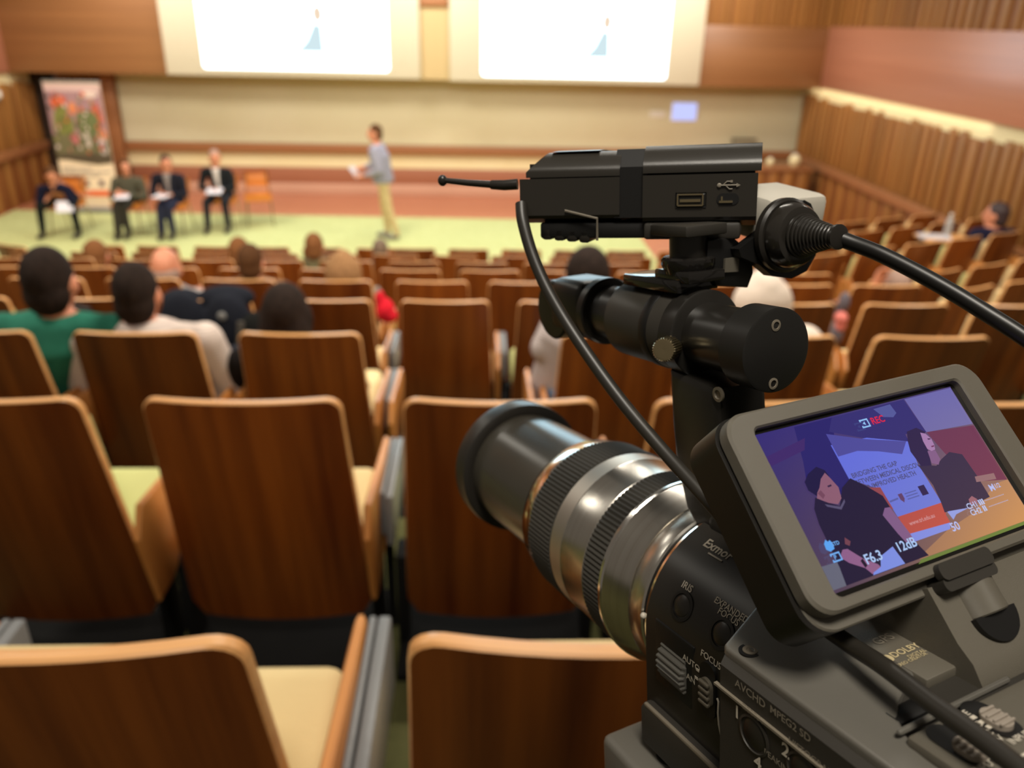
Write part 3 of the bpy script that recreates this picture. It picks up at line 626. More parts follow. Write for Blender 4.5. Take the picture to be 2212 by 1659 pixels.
# standing speaker
SPX, SPY = -1.50, 12.62
hd = A(808, 270, SPY)-V((0, 0, .12)); fz = FL+.012
J = dict(head=hd, neck=hd-V((-.03, 0, .15)), chest=V((SPX+.02, SPY, fz+1.26)), pelvis=V((SPX+.03, SPY, fz+.93)))
n_ = J['neck']; J['chest'] = n_.lerp(J['pelvis'], .36)
J.update(shL=n_+V((-.03, -.19, -.08)), shR=n_+V((.03, .19, -.08)), elL=n_+V((.05, -.26, -.36)), elR=n_+V((-.02, .25, -.35)), wrL=n_+V((-.20, -.16, -.44)), wrR=n_+V((-.23, .13, -.36)),
         hipL=V((SPX+.03, SPY-.09, fz+.91)), hipR=V((SPX+.03, SPY+.09, fz+.91)), knL=V((SPX+.10, SPY-.10, fz+.50)), knR=V((SPX+.02, SPY+.09, fz+.50)), anL=V((SPX+.22, SPY-.11, fz+.08)), anR=V((SPX+.06, SPY+.09, fz+.08)), toe=V((-1, -.15, 0)))
person('standing speaker in a light blue-grey shirt and beige trousers, turned to the panel', J, (-.95, -.25, -.05), cloth('blue grey shirt', (158, 156, 172)), cloth('beige trousers', (214, 190, 140)), hbr, hs=1.08, hairstyle='short', shoes=mat('grey shoe', S(128, 120, 108), .6), girth=1.32)
papers('sheet of notes held out by the standing speaker', n_+V((-.36, .0, -.42)), 1.2, .9, (.15, .2))

# things left on seats
o = thing('draped_jacket', 'black jacket hung over the back of a middle-row seat', 'jacket', (-1.33, 3.87, 1.36))
g = G()
for k, (x, y, z, rx, ry, rz) in enumerate(((-.12, -.06, .28, .13, .07, .22), (.10, -.06, .27, .14, .07, .22), (0, -.07, .10, .22, .07, .2), (-.14, .02, .44, .10, .08, .05), (.08, .02, .45, .14, .08, .06), (0, .08, .30, .2, .05, .16))): g.ell((x, y, z), (rx, ry, rz), nu=18, nv=12)
fused(g, 'jacket_cloth', cloth('jacket black', (30, 32, 40)), o, .012)
G().ell((.09, -.125, .40), (.022, .008, .022)).build('jacket_button', m_grey, o)
o = thing('backpack', 'black backpack with a grey strap leaning by the black jacket', 'backpack', (-1.08, 3.74, 1.30))
g = G(); g.ell((0, 0, .25), (.12, .08, .24), nu=18, nv=12); g.ell((0, -.05, .15), (.10, .06, .12)); fused(g, 'bag_body', cloth('pack black', (26, 26, 24)), o, .012)
G().tube([(-.05, -.07, .46), (-.065, -.10, .30), (-.075, -.10, .10)], .018, 8).build('strap', cloth('strap grey', (84, 78, 70)), o)
o = thing('dark_bag', 'dark bag slung over a seat between the green and white shirts', 'bag', (-1.88, 3.72, 1.30))
g = G(); g.ell((0, 0, .22), (.17, .09, .2)); g.ell((-.03, 0, .36), (.12, .07, .12)); fused(g, 'bag_body', cloth('bag dark', (46, 40, 38)), o, .012)
G().tube([(-.08, 0, .42), (-.05, 0, .52), (.03, 0, .5), (.05, 0, .40)], .014, 8).build('bag_handle', m_black, o)
q = at_y(832, 662, 4.0); o = thing('red_pouch', 'bright red cloth pouch on a seat arm in the middle rows', 'pouch', (q.x, q.y, q.z-.08))
g = G(); g.ell((0, 0, .06), (.05, .05, .065)); g.ell((-.025, 0, .12), (.028, .03, .05)); g.ell((.015, 0, .03), (.05, .045, .04)); fused(g, 'pouch_cloth', cloth('red cloth', (226, 36, 52)), o, .008)
G().ell((-.035, 0, .165), (.014, .014, .022)).build('pouch_tie', m_grey, o)
q = at_y(1816, 690, 4.05); o = thing('hand_bundle', 'hand and sleeve built as a pink and slate scarf bundled between two seat backs', 'bundle', (q.x, q.y, q.z-.13))  # bundle added in place of a seated person's hand and sleeve
g = G(); g.ell((0, 0, .14), (.035, .04, .035)); g.ell((.005, 0, .10), (.03, .03, .04)); fused(g, 'hand_lump', cloth('hand pink', (226, 130, 120)), o, .007)
g = G(); g.ell((0, .02, .05), (.035, .04, .08)); g.ell((.01, .02, .22), (.03, .03, .06)); fused(g, 'sleeve_end', cloth('slate cloth', (112, 104, 112)), o, .007)
# bottle and paper by the slatted wall
q = at_y(2040, 512, 8.1)
t = thing('side_table', 'narrow wooden writing ledge under the clear bottle', 'table', (q.x, q.y, 0))
G().box((0, 0, q.z-.012), (.5, .3, .024), bev=.006).build('table_top', m_edge, t)
G().box((.2, .0, q.z/2-.05), (.05, .2, q.z-.04+.1), bev=.006).build('leg', m_black, t); G().box((-.2, .0, q.z/2-.05), (.05, .2, q.z-.04+.1), bev=.006).build('leg', m_black, t)
papers('white paper lying beside the clear bottle by the wall', (q.x-.12, q.y-.02, q.z+.004), 1.3, 0, (.21, .297), None)
t = thing('water_bottle', 'clear plastic water bottle standing by the slatted wall', 'bottle', (q.x+.05, q.y+.05, q.z))
mg = mat('clear plastic', S(226, 224, 220), .12); mg.node_tree.nodes['Principled BSDF'].inputs['Transmission Weight'].default_value = .55
G().lathe([(0, .034), (.01, .038), (.13, .038), (.17, .030), (.20, .014), (.215, .014)], 18, M.Rotation(-pi/2, 4, 'Y')).build('bottle_body', mg, t)
G().lathe([(.212, .016), (.235, .016)], 14, M.Rotation(-pi/2, 4, 'Y')).build('bottle_cap', m_white, t)

# ---------------------------------------------------------------- camcorder
c_body = mat('body black', S(50, 47, 42), .48, spec=.45, bump=(5000, .15, .001)); c_smooth = mat('satin black', S(38, 35, 31), .33, spec=.5); c_deep = mat('deep black', S(12, 11, 10), .5)
c_plate = mat('painted dark grey', S(98, 95, 88), .38, spec=.5, bump=(6000, .15, .001)); c_rough = mat('grained grey plastic', S(98, 93, 82), .42, spec=.5, bump=(5200, .3, .001))
c_steel = mat('brushed silver', S(228, 224, 216), .24, 1, noise=((1200, 6, 6), S(212, 206, 196), .3, .7)); c_matte = mat('matte silver', S(214, 208, 198), .42, 1)
c_chrome = mat('polished silver', S(232, 228, 222), .14, 1)
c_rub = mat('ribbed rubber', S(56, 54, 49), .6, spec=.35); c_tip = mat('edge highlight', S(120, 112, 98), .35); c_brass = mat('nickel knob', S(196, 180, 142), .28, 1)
c_ink = mat('print white', S(200, 192, 176), .5); c_inkd = mat('print dim', S(134, 126, 112), .5); c_gold = mat('print gold', S(196, 180, 140), .45)
c_anod = mat('anodised black', S(34, 32, 29), .30, spec=.6); c_cable = mat('cable rubber', S(44, 41, 36), .42, spec=.5)
c_knob = mat('slider grey', S(150, 140, 128), .5)
a_cam = V((.5027, .2359, -1)).normalized(); c_cam = V((.1075*.3817, .1655*.3817, .3817)) + a_cam*.086
w3 = lambda q: XC*q[0]+YC*q[1]+FWD*q[2]
CO = CAMP + w3(c_cam); CF = -w3(a_cam); CL = V((0, 0, 1)).cross(CF).normalized(); CU = CF.cross(CL)
CM = frame(CO, CF, CL, CU); CMI = CM.inverted()
cc = thing('camcorder', 'black video camcorder with a silver ribbed lens and a lit flip-up screen', 'camcorder')
cc.matrix_world = CM
def cl(px, py, axis, val):
    """pixel -> camcorder coordinates on the plane axis = val"""
    o = CMI @ CAMP; d = CMI.to_3x3() @ ray(px, py); return o + d*((val-o[axis])/d[axis])
def ccyl(px, py, r):
    o = CMI @ CAMP; d = CMI.to_3x3() @ ray(px, py); A_ = d.y**2+d.z**2; B_ = 2*(d.y*o.y+d.z*o.z); C_ = o.y**2+o.z**2-r*r
    return o + d*((-B_-sqrt(B_*B_-4*A_*C_))/(2*A_))
def cpart(g, name, m, parent=None, sm=35): return g.build(name, m, parent or cc, sm)
def label3(name, s, c, ex, nz, size, m, parent, bold=0, lift=.0002, align='CENTER'):
    ex = V(ex).normalized(); nz = V(nz).normalized(); ey = nz.cross(ex); a, b = txt(s, size, align, bold)
    return G().add(a, b, 0, frame(V(c)+nz*lift, ex, ey, nz)).build(name, m, parent, 0)
# ---- lens
lens = thing('lens', None, None); lens.parent = cc
def lring(name, prof, m, seg=72, mod=None): return G().lathe(prof, seg, None, 0, True, mod).build(name, m, lens, 40)
lring('filter_ring', [(.176, .0335), (.176, .0362), (.170, .0366), (.1645, .0362), (.1635, .0345), (.1635, .0312)], c_smooth)
lring('inner_barrel', [(.166, .031), (.160, .0312), (.096, .0316)], mat('barrel satin', S(64, 60, 52), .24, spec=.6))
lring('front_band', [(.0985, .0318), (.0975, .0345), (.0955, .0358), (.087, .0369), (.0862, .0370)], c_chrome)
rib = lambda k: 1.0 if k % 2 else .984
lring('zoom_ring', [(.0862, .0366), (.0855, .0379), (.0665, .0381), (.0658, .0368)], c_rub, 240, rib)
lring('matte_band', [(.0658, .0374), (.0655, .0377), (.0565, .0378)], c_matte)
lring('bright_band', [(.0565, .0378), (.056, .03765), (.0385, .0381), (.038, .0376)], c_steel)
lring('focus_ring', [(.0382, .0374), (.0377, .0385), (.0258, .0386), (.0252, .0376)], c_rub, 240, rib)
lring('bright_rim', [(.0256, .0378), (.0252, .0387), (.0236, .0389), (.0230, .0384)], c_chrome)
lring('cone_band', [(.0232, .0384), (.0225, .0383), (.012, .0352), (.0105, .0348)], c_steel)
lring('mount_band', [(.0106, .0342), (.0100, .0347), (.0022, .0347), (.0016, .0340)], c_steel)
lring('mount_gap', [(.0018, .0334), (.0002, .0334)], c_deep)
d_ = ccyl(1390, 1330, .0349); G().ell(d_, (.0012,)*3).build('index_dot', c_ink, lens)
lring('front_glass', [(.1715, .0001), (.1705, .02), (.169, .033)], mat('lens glass', S(10, 10, 16), .05, coat=1))
# ---- camera head behind the mount
def arc(cx, cy, r, a0, a1, n): return [(cx+r*cos(radians(a0+(a1-a0)*k/n)), cy+r*sin(radians(a0+(a1-a0)*k/n))) for k in range(n+1)]
TX = frame((0, 0, 0), (0, 1, 0), (0, 0, 1), (1, 0, 0))            # (L, U) section pushed along F
sec = arc(0, 0, .0362, 0, 180, 26) + [(-.0362, -.030), (.0362, -.030)]
cpart(G().prism(sec, -.070, -.003, TX), 'camera_head', c_smooth)
cpart(G().lathe([(-.0005, .0338), (-.001, .0352), (-.0024, .0356), (-.0030, .0340)], 72), 'mount_flange', c_chrome)
cpart(G().prism([(-.004, .034), (-.004, .0395), (-.030, .0395), (-.075, .0395), (-.075, -.0395), (-.004, -.0395)], -.046, -.027, bev=.003), 'head_tray', c_body)
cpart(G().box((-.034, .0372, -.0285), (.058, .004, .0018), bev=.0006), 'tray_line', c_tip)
wheel = cpart(G().lathe([(-.0262, .0085), (-.0255, .0098), (-.0125, .0098), (-.0118, .0085)], 112, M.Translation((0, .0292, -.0065)), 0, True, lambda k: 1 if k % 4 < 2 else .92), 'thumb_wheel', mat('wheel grey', S(92, 90, 84), .45))
cpart(G().box((-.019, .0347, -.0050), (.022, .0032, .025), bev=.0012), 'wheel_recess', c_deep)
def head_pt(px, py):
    q = ccyl(px, py, .0362)
    if q.z < 0: q = cl(px, py, 1, .0362); return q, V((0, 1, 0))
    return q, V((0, q.y, q.z)).normalized()
def head_text(s, px, py, size, m=None, bold=.012): 
    q, n = head_pt(px, py); return label3('printed_legend', s, q, (-1, 0, 0), n, size, m or c_ink, cc, bold*size)
head_text('Exmor', 1552, 1188, .0050, c_inkd, .02); b_, n_ = head_pt(1545, 1204); G().box((0, 0, 0), (.0070, .0006, .0002), frame(b_+n_*.0002, (-1, 0, 0), n_.cross(V((-1, 0, 0))), n_)).build('printed_line', c_inkd, cc)
head_text('IRIS', 1485, 1268, .0034); head_text('EXPANDED', 1580, 1318, .0030); head_text('FOCUS', 1574, 1333, .0030)
head_text('FOCUS', 1536, 1425, .0031); head_text('AUTO', 1494, 1432, .0032); head_text('MAN', 1488, 1462, .0032)
for px, py, k in ((1473, 1309, 1), (1559, 1369, 1)):
    q, n = head_pt(px, py); ex = V((-1, 0, 0)); ey = n.cross(ex)
    T = frame(q-n*.002, n, ex, ey)
    G().lathe([(0, .0052), (.0022, .0052), (.0023, .0042), (.0016, .0041)], 40, T, cap=False).build('button_ring', c_deep, cc)
    G().lathe([(0, .0036), (.0020, .0036), (.0022, .0033)], 32, T).build('push_button', c_smooth, cc)
q = cl(1532, 1490, 1, .0362)
Tq = frame((0, .0362, 0), (-1, 0, 0), (0, 0, 1), (0, 1, 0))
def oval(cx, cy, hw, hh, n=10): # stadium
    r = min(hw, hh)
    if hh >= hw: return arc(cx, cy+hh-r, r, 0, 180, n)+arc(cx, cy-hh+r, r, 180, 360, n)
    return arc(cx+hw-r, cy, r, -90, 90, n)+arc(cx-hw+r, cy, r, 90, 270, n)
G().prism(oval(-q.x, q.z, .0037, .0100), -.001, .0007, Tq).build('slider_slot', c_deep, cc)
g = G(); g.prism(oval(-q.x, q.z-.0005, .0028, .0052), .0005, .0018, Tq)
for k in range(4): g.box((-q.x, q.z-.004+k*.0024, .0022), (.0048, .0011, .0012), Tq, bev=.0003)
g.build('focus_slider', mat('slider black', S(96, 90, 78), .5), cc)
for px, py in ((1508, 1447), (1505, 1464)):
    b, n = head_pt(px, py); G().box((0, 0, 0), (.0014, .0009, .0002), frame(b+n*.0002, (-1, 0, 0), n.cross(V((-1, 0, 0))), n)).build('index_mark', c_ink, cc)
pts = [cl(x_, y_, 1, .0366) for x_, y_ in ((1549, 1508), (1552, 1516), (1551, 1540), (1553, 1565), (1558, 1590))]
G().tube(pts, .00035, 6).build('index_line', c_ink, cc)
b1, n1 = head_pt(1625, 1218); G().box((0, 0, 0), (.0120, .0030, .0003), frame(b1+n1*.0002, (-1, 0, 0), n1.cross(V((-1, 0, 0))), n1)).build('gold_badge', c_gold, cc)
# ---- side body with sloping front edge
sec = [(.050, -.085), (.050, .0235), (.0472, .0255), (.018, .0300), (-.045, .0300), (-.045, -.085)]
g = G(); g.prism(sec, -.225, -.052, TX)
for k, v_ in enumerate(g.v):
    if v_[0] > -.06: g.v[k] = (-.0465-max(0, v_[1]-.018)*.40, v_[1], v_[2])
body = cpart(g, 'side_body', c_body)
pl = [(-.0590, .0478), (-.0572, .0468), (-.0462, .0190), (-.0470, .0172), (-.0970, .0190), (-.0990, .0255), (-.1010, .0300), (-.1045, .0340), (-.1085, .0370), (-.116, .0395), (-.132, .0400), (-.1335, .0440), (-.1335, .0478)]
g = G(); bm = bmesh.new(); vv = [bm.verts.new((a, b, 0)) for a, b in pl]; fc = bm.faces.new(vv)
ex_ = bmesh.ops.extrude_face_region(bm, geom=[fc]); top = [e for e in ex_['geom'] if isinstance(e, bmesh.types.BMVert)]
for v_ in top: v_.co.z += .0030
tope = [e for e in bm.edges if all(q in top for q in e.verts)]
bmesh.ops.bevel(bm, geom=tope, offset=.0011, segments=3, profile=.5, affect='EDGES')
for v_ in bm.verts: v_.co.z += .0247+(.0478-v_.co.y)*.16
bmesh.ops.triangulate(bm, faces=[f for f in bm.faces if len(f.verts) > 4])
g.bm(bm); cpart(g, 'top_plate', c_plate, None, 30)
q = cl(1621, 1390, 2, .0305); ztop = .0277+(.0478-q.y)*.16; Ts = frame((q.x, q.y, ztop-.00205), (0, 0, 1), (1, 0, 0), (0, 1, 0))
G().lathe([(.0, .0032), (.0021, .0032)], 28, Ts).build('screw_recess', c_deep, cc)
g = G(); g.lathe([(.0018, .0022), (.0023, .0021), (.0023, .0012), (.0021, .0010)], 24, Ts); g.build('screw_head', c_tip, cc)
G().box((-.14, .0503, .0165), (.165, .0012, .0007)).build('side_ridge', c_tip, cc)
side_n = (0, 1, 0)
def side_text(s, px, py, size, m=c_inkd, bold=.01):
    q = cl(px, py, 1, .0502); return label3('printed_legend', s, q, (-1, 0, 0), side_n, size, m, cc, bold*size)
side_text('AVCHD', 1621, 1498, .0034); side_text('MPEG2 SD', 1707, 1563, .0031)
side_text('ZEBRA', 1626, 1541, .0026); side_text('HISTOGRAM', 1752, 1635, .0026); side_text('PEAKING', 1683, 1648, .0026)
side_text('1', 1593, 1539, .0056, c_ink, .02); side_text('2', 1698, 1622, .0056, c_ink, .02); side_text('4', 1638, 1648, .0056, c_ink, .02)
for px, py in ((1629, 1588), (1735, 1672)):
    q = cl(px, py, 1, .050); T = frame(q-V((0, .003, 0)), (0, 1, 0), (1, 0, 0), (0, 0, 1))
    G().lathe([(0, .0058), (.0033, .0058), (.0035, .0051), (.0020, .0046)], 36, T, cap=False).build('button_ring', c_body, cc)
    G().lathe([(0, .0044), (.0030, .0044), (.0034, .0036)], 30, T).build('assign_button', c_smooth, cc)
# ---- deck: legend plate, step, switch panel
up = (0, 0, 1); rt = (0, -1, 0)
cpart(G().box((-.0840, .0085, .0305), (.034, .023, .0040), bev=.0006), 'legend_plate', c_rough)
def deck_text(s, px, py, U, size, m=c_ink, bold=.012, nm='printed_legend'):
    q = cl(px, py, 2, U); return label3(nm, s, q, rt, up, size, m, cc, bold*size)
deck_text('GPS', 1908, 1382, .0325, .0040, c_inkd); deck_text('DOLBY', 1955, 1406, .0325, .0031, c_gold, .02)
deck_text('DIGITAL', 1980, 1413, .0325, .0017, c_gold); deck_text('STEREO CREATOR', 1966, 1428, .0325, .0015, c_gold)
q = cl(1917, 1424, 2, .0325)
for s_ in (-1, 1):
    a_ = [(q.x+.0015*sin(radians(t_)), q.y+s_*(.0003+.0014*cos(radians(t_))), .03275) for t_ in range(-90, 91, 20)]; G().poly(a_).build('logo_mark', c_gold, cc)
cpart(G().box((-.1035, .008, .0272), (.006, .058, .005), bev=.0015), 'deck_step', c_deep)
cpart(G().box((-.1092, .0205, .0308), (.0016, .040, .0018), bev=.001), 'deck_ridge', c_plate)
cpart(G().box((-.142, .010, .0290), (.062, .060, .0045), bev=.001), 'switch_panel', c_rough)
for (px, py, kx) in ((2141, 1553, .0012), (2068, 1607, .0030)):
    q = cl(px, py, 2, .0314); T = frame((q.x, q.y, .0312), (-1, 0, 0), (0, -1, 0), (0, 0, 1))
    G().prism(oval(0, 0, .0070, .0038), 0, .0003, T).build('switch_slot', c_deep, cc)
    g = G(); g.prism(oval(kx, 0, .0037, .0027), .0003, .0016, T)
    for k in range(4): g.box((kx-.0025+k*.0017, 0, .0019), (.0008, .0050, .0009), T, bev=.0004)
    g.build('slide_switch', c_knob, cc)
for s_, px, py in (('LINE', 2076, 1547), ('MIC', 2105, 1570), ('MIC', 2128, 1588), ('48V', 2152, 1600), ('INPUT', 2204, 1594), ('INPUT', 2128, 1656)): deck_text(s_, px, py, .0314, .0025, c_ink)
for px, py in ((2102, 1551), (2120, 1561), (2137, 1571)):
    q = cl(px, py, 2, .0314); G().box((q.x, q.y, .0315), (.0011, .0016, .0003)).build('index_mark', c_ink, cc)
q = cl(2205, 1635, 2, .0314); G().box((q.x, q.y-.006, .0315), (.0006, .020, .0003)).build('index_line', c_ink, cc)
# ---- LCD
TL = V((-.0588, .0382, .0886)); LX = V((0, -1, 0)); LY = V((.656, 0, .755)).normalized(); LN = LX.cross(LY)
TLC = frame(TL, LX*.001, LY*.001, LN*.001)          # millimetres, y up (v = -y)
lcd = thing('flip_screen', None, None); lcd.parent = cc; lcd.matrix_local = TLC
def rr(u0, u1, v0, v1, r, n=8):
    p = []
    for cx_, cy_, a0 in ((u1-r, -v0-r, 0), (u0+r, -v0-r, 90), (u0+r, -v1+r, 180), (u1-r, -v1+r, 270)): p += arc(cx_, cy_, r, a0, a0+90, n)
    return p
def ring(o_, i_, z0, z1, lip=.7):
    n = len(o_); g = G(); vs_ = []
    oc = V((sum(p[0] for p in o_)/n, sum(p[1] for p in o_)/n))
    sh = lambda p, d: (p[0]-d*(1 if p[0] > oc[0] else -1), p[1]-d*(1 if p[1] > oc[1] else -1))
    L_ = [[(p[0], p[1], z0) for p in o_], [(p[0], p[1], z1-lip) for p in o_], [(*sh(p, lip), z1) for p in o_], [(*sh(p, -.5), z1) for p in i_], [(p[0], p[1], z1-.6) for p in i_], [(p[0], p[1], z0) for p in i_]]
    for l_ in L_: vs_ += l_
    fs = [(a*n+k, a*n+(k+1) % n, ((a+1) % 6)*n+(k+1) % n, ((a+1) % 6)*n+k) for a in range(6) for k in range(n)]
    return g.add(vs_, fs)
ring(rr(-10, 89, -6.6, 48.4, 7), rr(-1.4, 79.6, -1.5, 45.2, 2.2), -2.2, 2.2).build('bezel', c_rough, lcd, 30)
G().prism(rr(-11, 90, -7.4, 52.2, 8), -17, -3.0).build('back_shell', mat('shell black', S(24, 22, 19), .38), lcd, 30)
ring(rr(-9.4, 89.5, -6.0, 52.2, 8), rr(-6, 84, -3.5, 48, 6), -4.5, -2.6, .5).build('shell_edge', c_rough, lcd, 30)
glass = G().prism(rr(-1.6, 79.8, -1.6, 45.4, 2.0), -.9, -.35).build('screen_glass', mat('screen black', S(14, 12, 10), .08, coat=.6), lcd, 0)
def pic(u, v):
    """picture wash seen at a shallow angle: violet at the top corner, amber at the lower right"""
    a = min(max(u/77.5, 0), 1); b = min(max(v/43.3, 0), 1)
    tl, tr, bl, br = (56, 46, 120), (88, 74, 128), (84, 66, 88), (196, 142, 96)
    return [((tl[k]*(1-a)+tr[k]*a)*(1-b)+(bl[k]*(1-a)+br[k]*a)*b) for k in range(3)]
vcol = bpy.data.materials.new('screen picture'); vcol.use_nodes = True; nt = vcol.node_tree; nt.nodes.remove(nt.nodes['Principled BSDF'])
at_ = nt.nodes.new('ShaderNodeAttribute'); at_.attribute_name = 'Col'; em = nt.nodes.new('ShaderNodeEmission'); em.inputs[1].default_value = .9
gl = nt.nodes.new('ShaderNodeBsdfGlossy'); gl.inputs['Roughness'].default_value = .1; gl.inputs['Color'].default_value = (.05, .05, .05, 1); ads = nt.nodes.new('ShaderNodeAddShader')
nt.links.new(at_.outputs['Color'], em.inputs[0]); nt.links.new(em.outputs[0], ads.inputs[0]); nt.links.new(gl.outputs[0], ads.inputs[1]); nt.links.new(ads.outputs[0], nt.nodes['Material Output'].inputs[0])
LAYER = [0]
def colour(o, fn):
    me = o.data; ca = me.color_attributes.new('Col', 'FLOAT_COLOR', 'CORNER'); i = 0
    for p in me.polygons:
        for li in p.loop_indices:
            q = me.vertices[me.loops[li].vertex_index].co; c = fn(q.x, -q.y); ca.data[li].color = (lin(c[0]), lin(c[1]), lin(c[2]), 1)
    return o
def shade(c, wsh=.45):
    return lambda u, v: [c[k]*(1-wsh)+wsh*c[k]*pic(u, v)[k]/pic(45, 24)[k] for k in range(3)]
def lay(name, pts, c, wsh=.45):
    LAYER[0] += 1; z = -.33+LAYER[0]*.012
    return colour(G().poly([(u, -v, z) for u, v in pts]).build(name, vcol, glass, 0), shade(c, wsh))
g = G(); N1, N2 = 16, 10
g.add([(-.4+78.3*i/N1, -(-.4+44.2*j/N2), -.33) for j in range(N2+1) for i in range(N1+1)], [(j*(N1+1)+i, j*(N1+1)+i+1, (j+1)*(N1+1)+i+1, (j+1)*(N1+1)+i) for j in range(N2) for i in range(N1)])
colour(g.build('screen_picture', vcol, glass, 0), lambda u, v: pic(u, v))
def lay_grid(name, pts, c, fade, wsh=.4): return lay(name, pts, c, wsh)
lay('picture_column', [(13.9, 0), (28, 0), (24.5, 7.5), (22.8, 18.4), (18.6, 21.7), (8.1, 17.2), (11, 10)], (50, 42, 108), .2)
lay('picture_rail', [(0, 6.2), (15.5, 3.8), (13.4, 7.0), (0, 9)], (74, 48, 108), .2)
lay('picture_dark_top', [(28, 0), (57, 0), (58.3, 11.2), (50.3, 10.1), (50, 12.5), (36, 8.5), (24.5, 3.8)], (62, 54, 116), .2)
lay('picture_light', [(44, .6), (51, .4), (51.5, 3.4), (49.5, 4.4), (46, 3.6)], (92, 96, 158), .1)
lay('picture_wall', [(57.4, 0), (77.6, 0), (77.6, 12.5), (58.3, 11.2)], (124, 116, 168), .3)
lay('picture_panel', [(58.3, 11.2), (77.6, 13), (77.6, 31), (63.6, 28.4), (59.7, 16.3)], (118, 62, 88), .2)
lay('picture_floor', [(32.8, 42.2), (45.6, 38.6), (57.9, 36.6), (72.2, 31), (77.6, 31), (77.6, 43.2), (31, 43.2)], (162, 120, 102), .5)
lay('picture_banner', [(22.6, 7.6), (36, 8.2), (50.1, 12.5), (48.5, 19.3), (49.0, 31.4), (31.6, 31.2), (31, 23.0), (22.6, 17.9)], (116, 126, 222), .3)
lay('picture_wave', [(23.0, 4.2), (35.0, 8.4), (49.0, 12.2), (45.0, 15.4), (37.4, 12.8), (30.4, 11.1), (23.0, 11.2)], (88, 84, 158), .2)
INKD = (84, 82, 130)
def ltxt(name, s, u, v, size, c, align='LEFT', slant=0, bold=.02):
    LAYER[0] += 1; a, b = txt(s, size, align, bold*size); z = -.33+LAYER[0]*.012
    return colour(G().add([(x+u, y-v, z) for x, y, _ in a], b).build(name, vcol, glass, 0), lambda uu, vv: c)
ltxt('picture_lettering', 'BRIDGING THE GAP', 23.9, 17.4, 1.95, INKD); ltxt('picture_lettering', 'BETWEEN MEDICAL DISCOVERY', 23.9, 19.5, 1.95, INKD); ltxt('picture_lettering', 'AND IMPROVED HEALTH', 23.9, 21.5, 1.95, INKD)
lay('picture_logo', [(35.6, 25.6), (37.2, 25.6), (37.2, 27.2), (36.4, 28.2), (35.6, 27.2)], (104, 70, 110), .1); lay('picture_logo', [(43.8, 25.2), (46.3, 25.2), (46.3, 28), (43.8, 28)], (58, 44, 84), .1)
for k in range(3): lay('picture_smallprint', [(38, 25.9+k*.8), (42.6, 25.9+k*.8), (42.6, 26.2+k*.8), (38, 26.2+k*.8)], (96, 100, 170), .1)
lay('picture_smallprint', [(31.6, 26.6), (35, 26.4), (35, 26.9), (31.6, 27.1)], (96, 100, 170), .1)
lay('picture_orange', [(31.6, 31.2), (48.7, 31.3), (49.6, 32.7), (47.9, 34.6), (47.8, 37.0), (31.8, 36.3)], (190, 86, 78), .3)
ltxt('picture_web', 'www.tri.edu.au', 34.0, 33.9, 1.6, (214, 150, 150))
lay('picture_foot', [(31.8, 36.3), (47.7, 37.0), (46.5, 38.6), (32.4, 38.6)], (136, 146, 236), .2)
lay('picture_seat', [(27.0, 21.6), (31.1, 22.4), (31.4, 29), (29.5, 28), (28.5, 24.8)], (158, 78, 84), .3)
lay('picture_paper', [(48.8, 33.9), (55.0, 33.7), (57.6, 34.9), (51.4, 35.5), (49.4, 36.6)], (150, 160, 236), .2)
WD = (66, 52, 78)
lay('picture_sitter', [(48.1, 19.7), (52.4, 20.7), (54.4, 21.3), (57.7, 19.9), (62, 18.6), (66.2, 20.3), (66.9, 27.2), (66.9, 34.0), (56.7, 34.9), (49.6, 34.1), (47.8, 34.1), (48.6, 31.1), (49.3, 26.2)], WD, .3)
lay('picture_sitter_hair', [(49.3, 12.5), (51, 9.6), (55.2, 9.2), (57.6, 11.0), (55.6, 13.2), (54.6, 16.8), (52.8, 20.8), (49.0, 20.2), (48.2, 15.4)], (56, 42, 78), .2)
lay('picture_sitter_neck', [(54.3, 16.6), (57.3, 17.0), (57.2, 19.8), (55.4, 21.2), (53.3, 20.2)], (140, 100, 140), .2)
lay('picture_sitter_face', [(55.6, 10.9), (57.3, 11.6), (58.3, 13.5), (58.1, 15.4), (57.4, 16.8), (55.8, 16.9), (54.7, 16.0), (54.8, 13.6)], (176, 132, 176), .2)
lay('picture_eye', [(56.9, 13.1), (58.0, 13.3), (58.0, 13.6), (56.9, 13.5)], (70, 44, 80), 0); lay('picture_mouth', [(56.6, 15.5), (57.9, 15.5), (57.6, 15.9), (56.6, 15.9)], (120, 60, 100), 0)
lay('picture_hand', [(58.7, 32.8), (60.5, 32.2), (61.7, 33.4), (61.1, 34.6), (58.1, 34.3)], (156, 104, 120), .2)
lay('picture_trim', [(65.8, 27.4), (73.6, 28.1), (73.2, 29.9), (65.2, 29.0)], (150, 112, 120), .2)
lay('picture_stage', [(0, 36.8), (6.0, 37.1), (4.4, 43.0), (0, 43.0)], (112, 112, 128), .2)
MD = (44, 34, 62)
lay('picture_leaner', [(8.6, 20.0), (10.7, 21.6), (14.8, 24.0), (18.6, 19.6), (22.8, 17.8), (26.7, 21.1), (30.2, 24.8), (30.6, 28.4), (26.9, 29.6), (28.8, 35.0), (32.3, 38.2), (34.4, 43.0), (23.3, 43.0), (4.4, 43.0), (5.1, 38.6), (5.3, 34.6), (5.6, 26.8), (6.5, 22.8)], MD, .3)
lay('picture_leaner_hair', [(10.1, 13.6), (13.9, 12.3), (16, 13.8), (16.4, 15.6), (13.0, 16.2), (11, 19), (9.5, 20.0), (7.6, 17.8), (7.8, 15.4)], (38, 30, 70), .2)
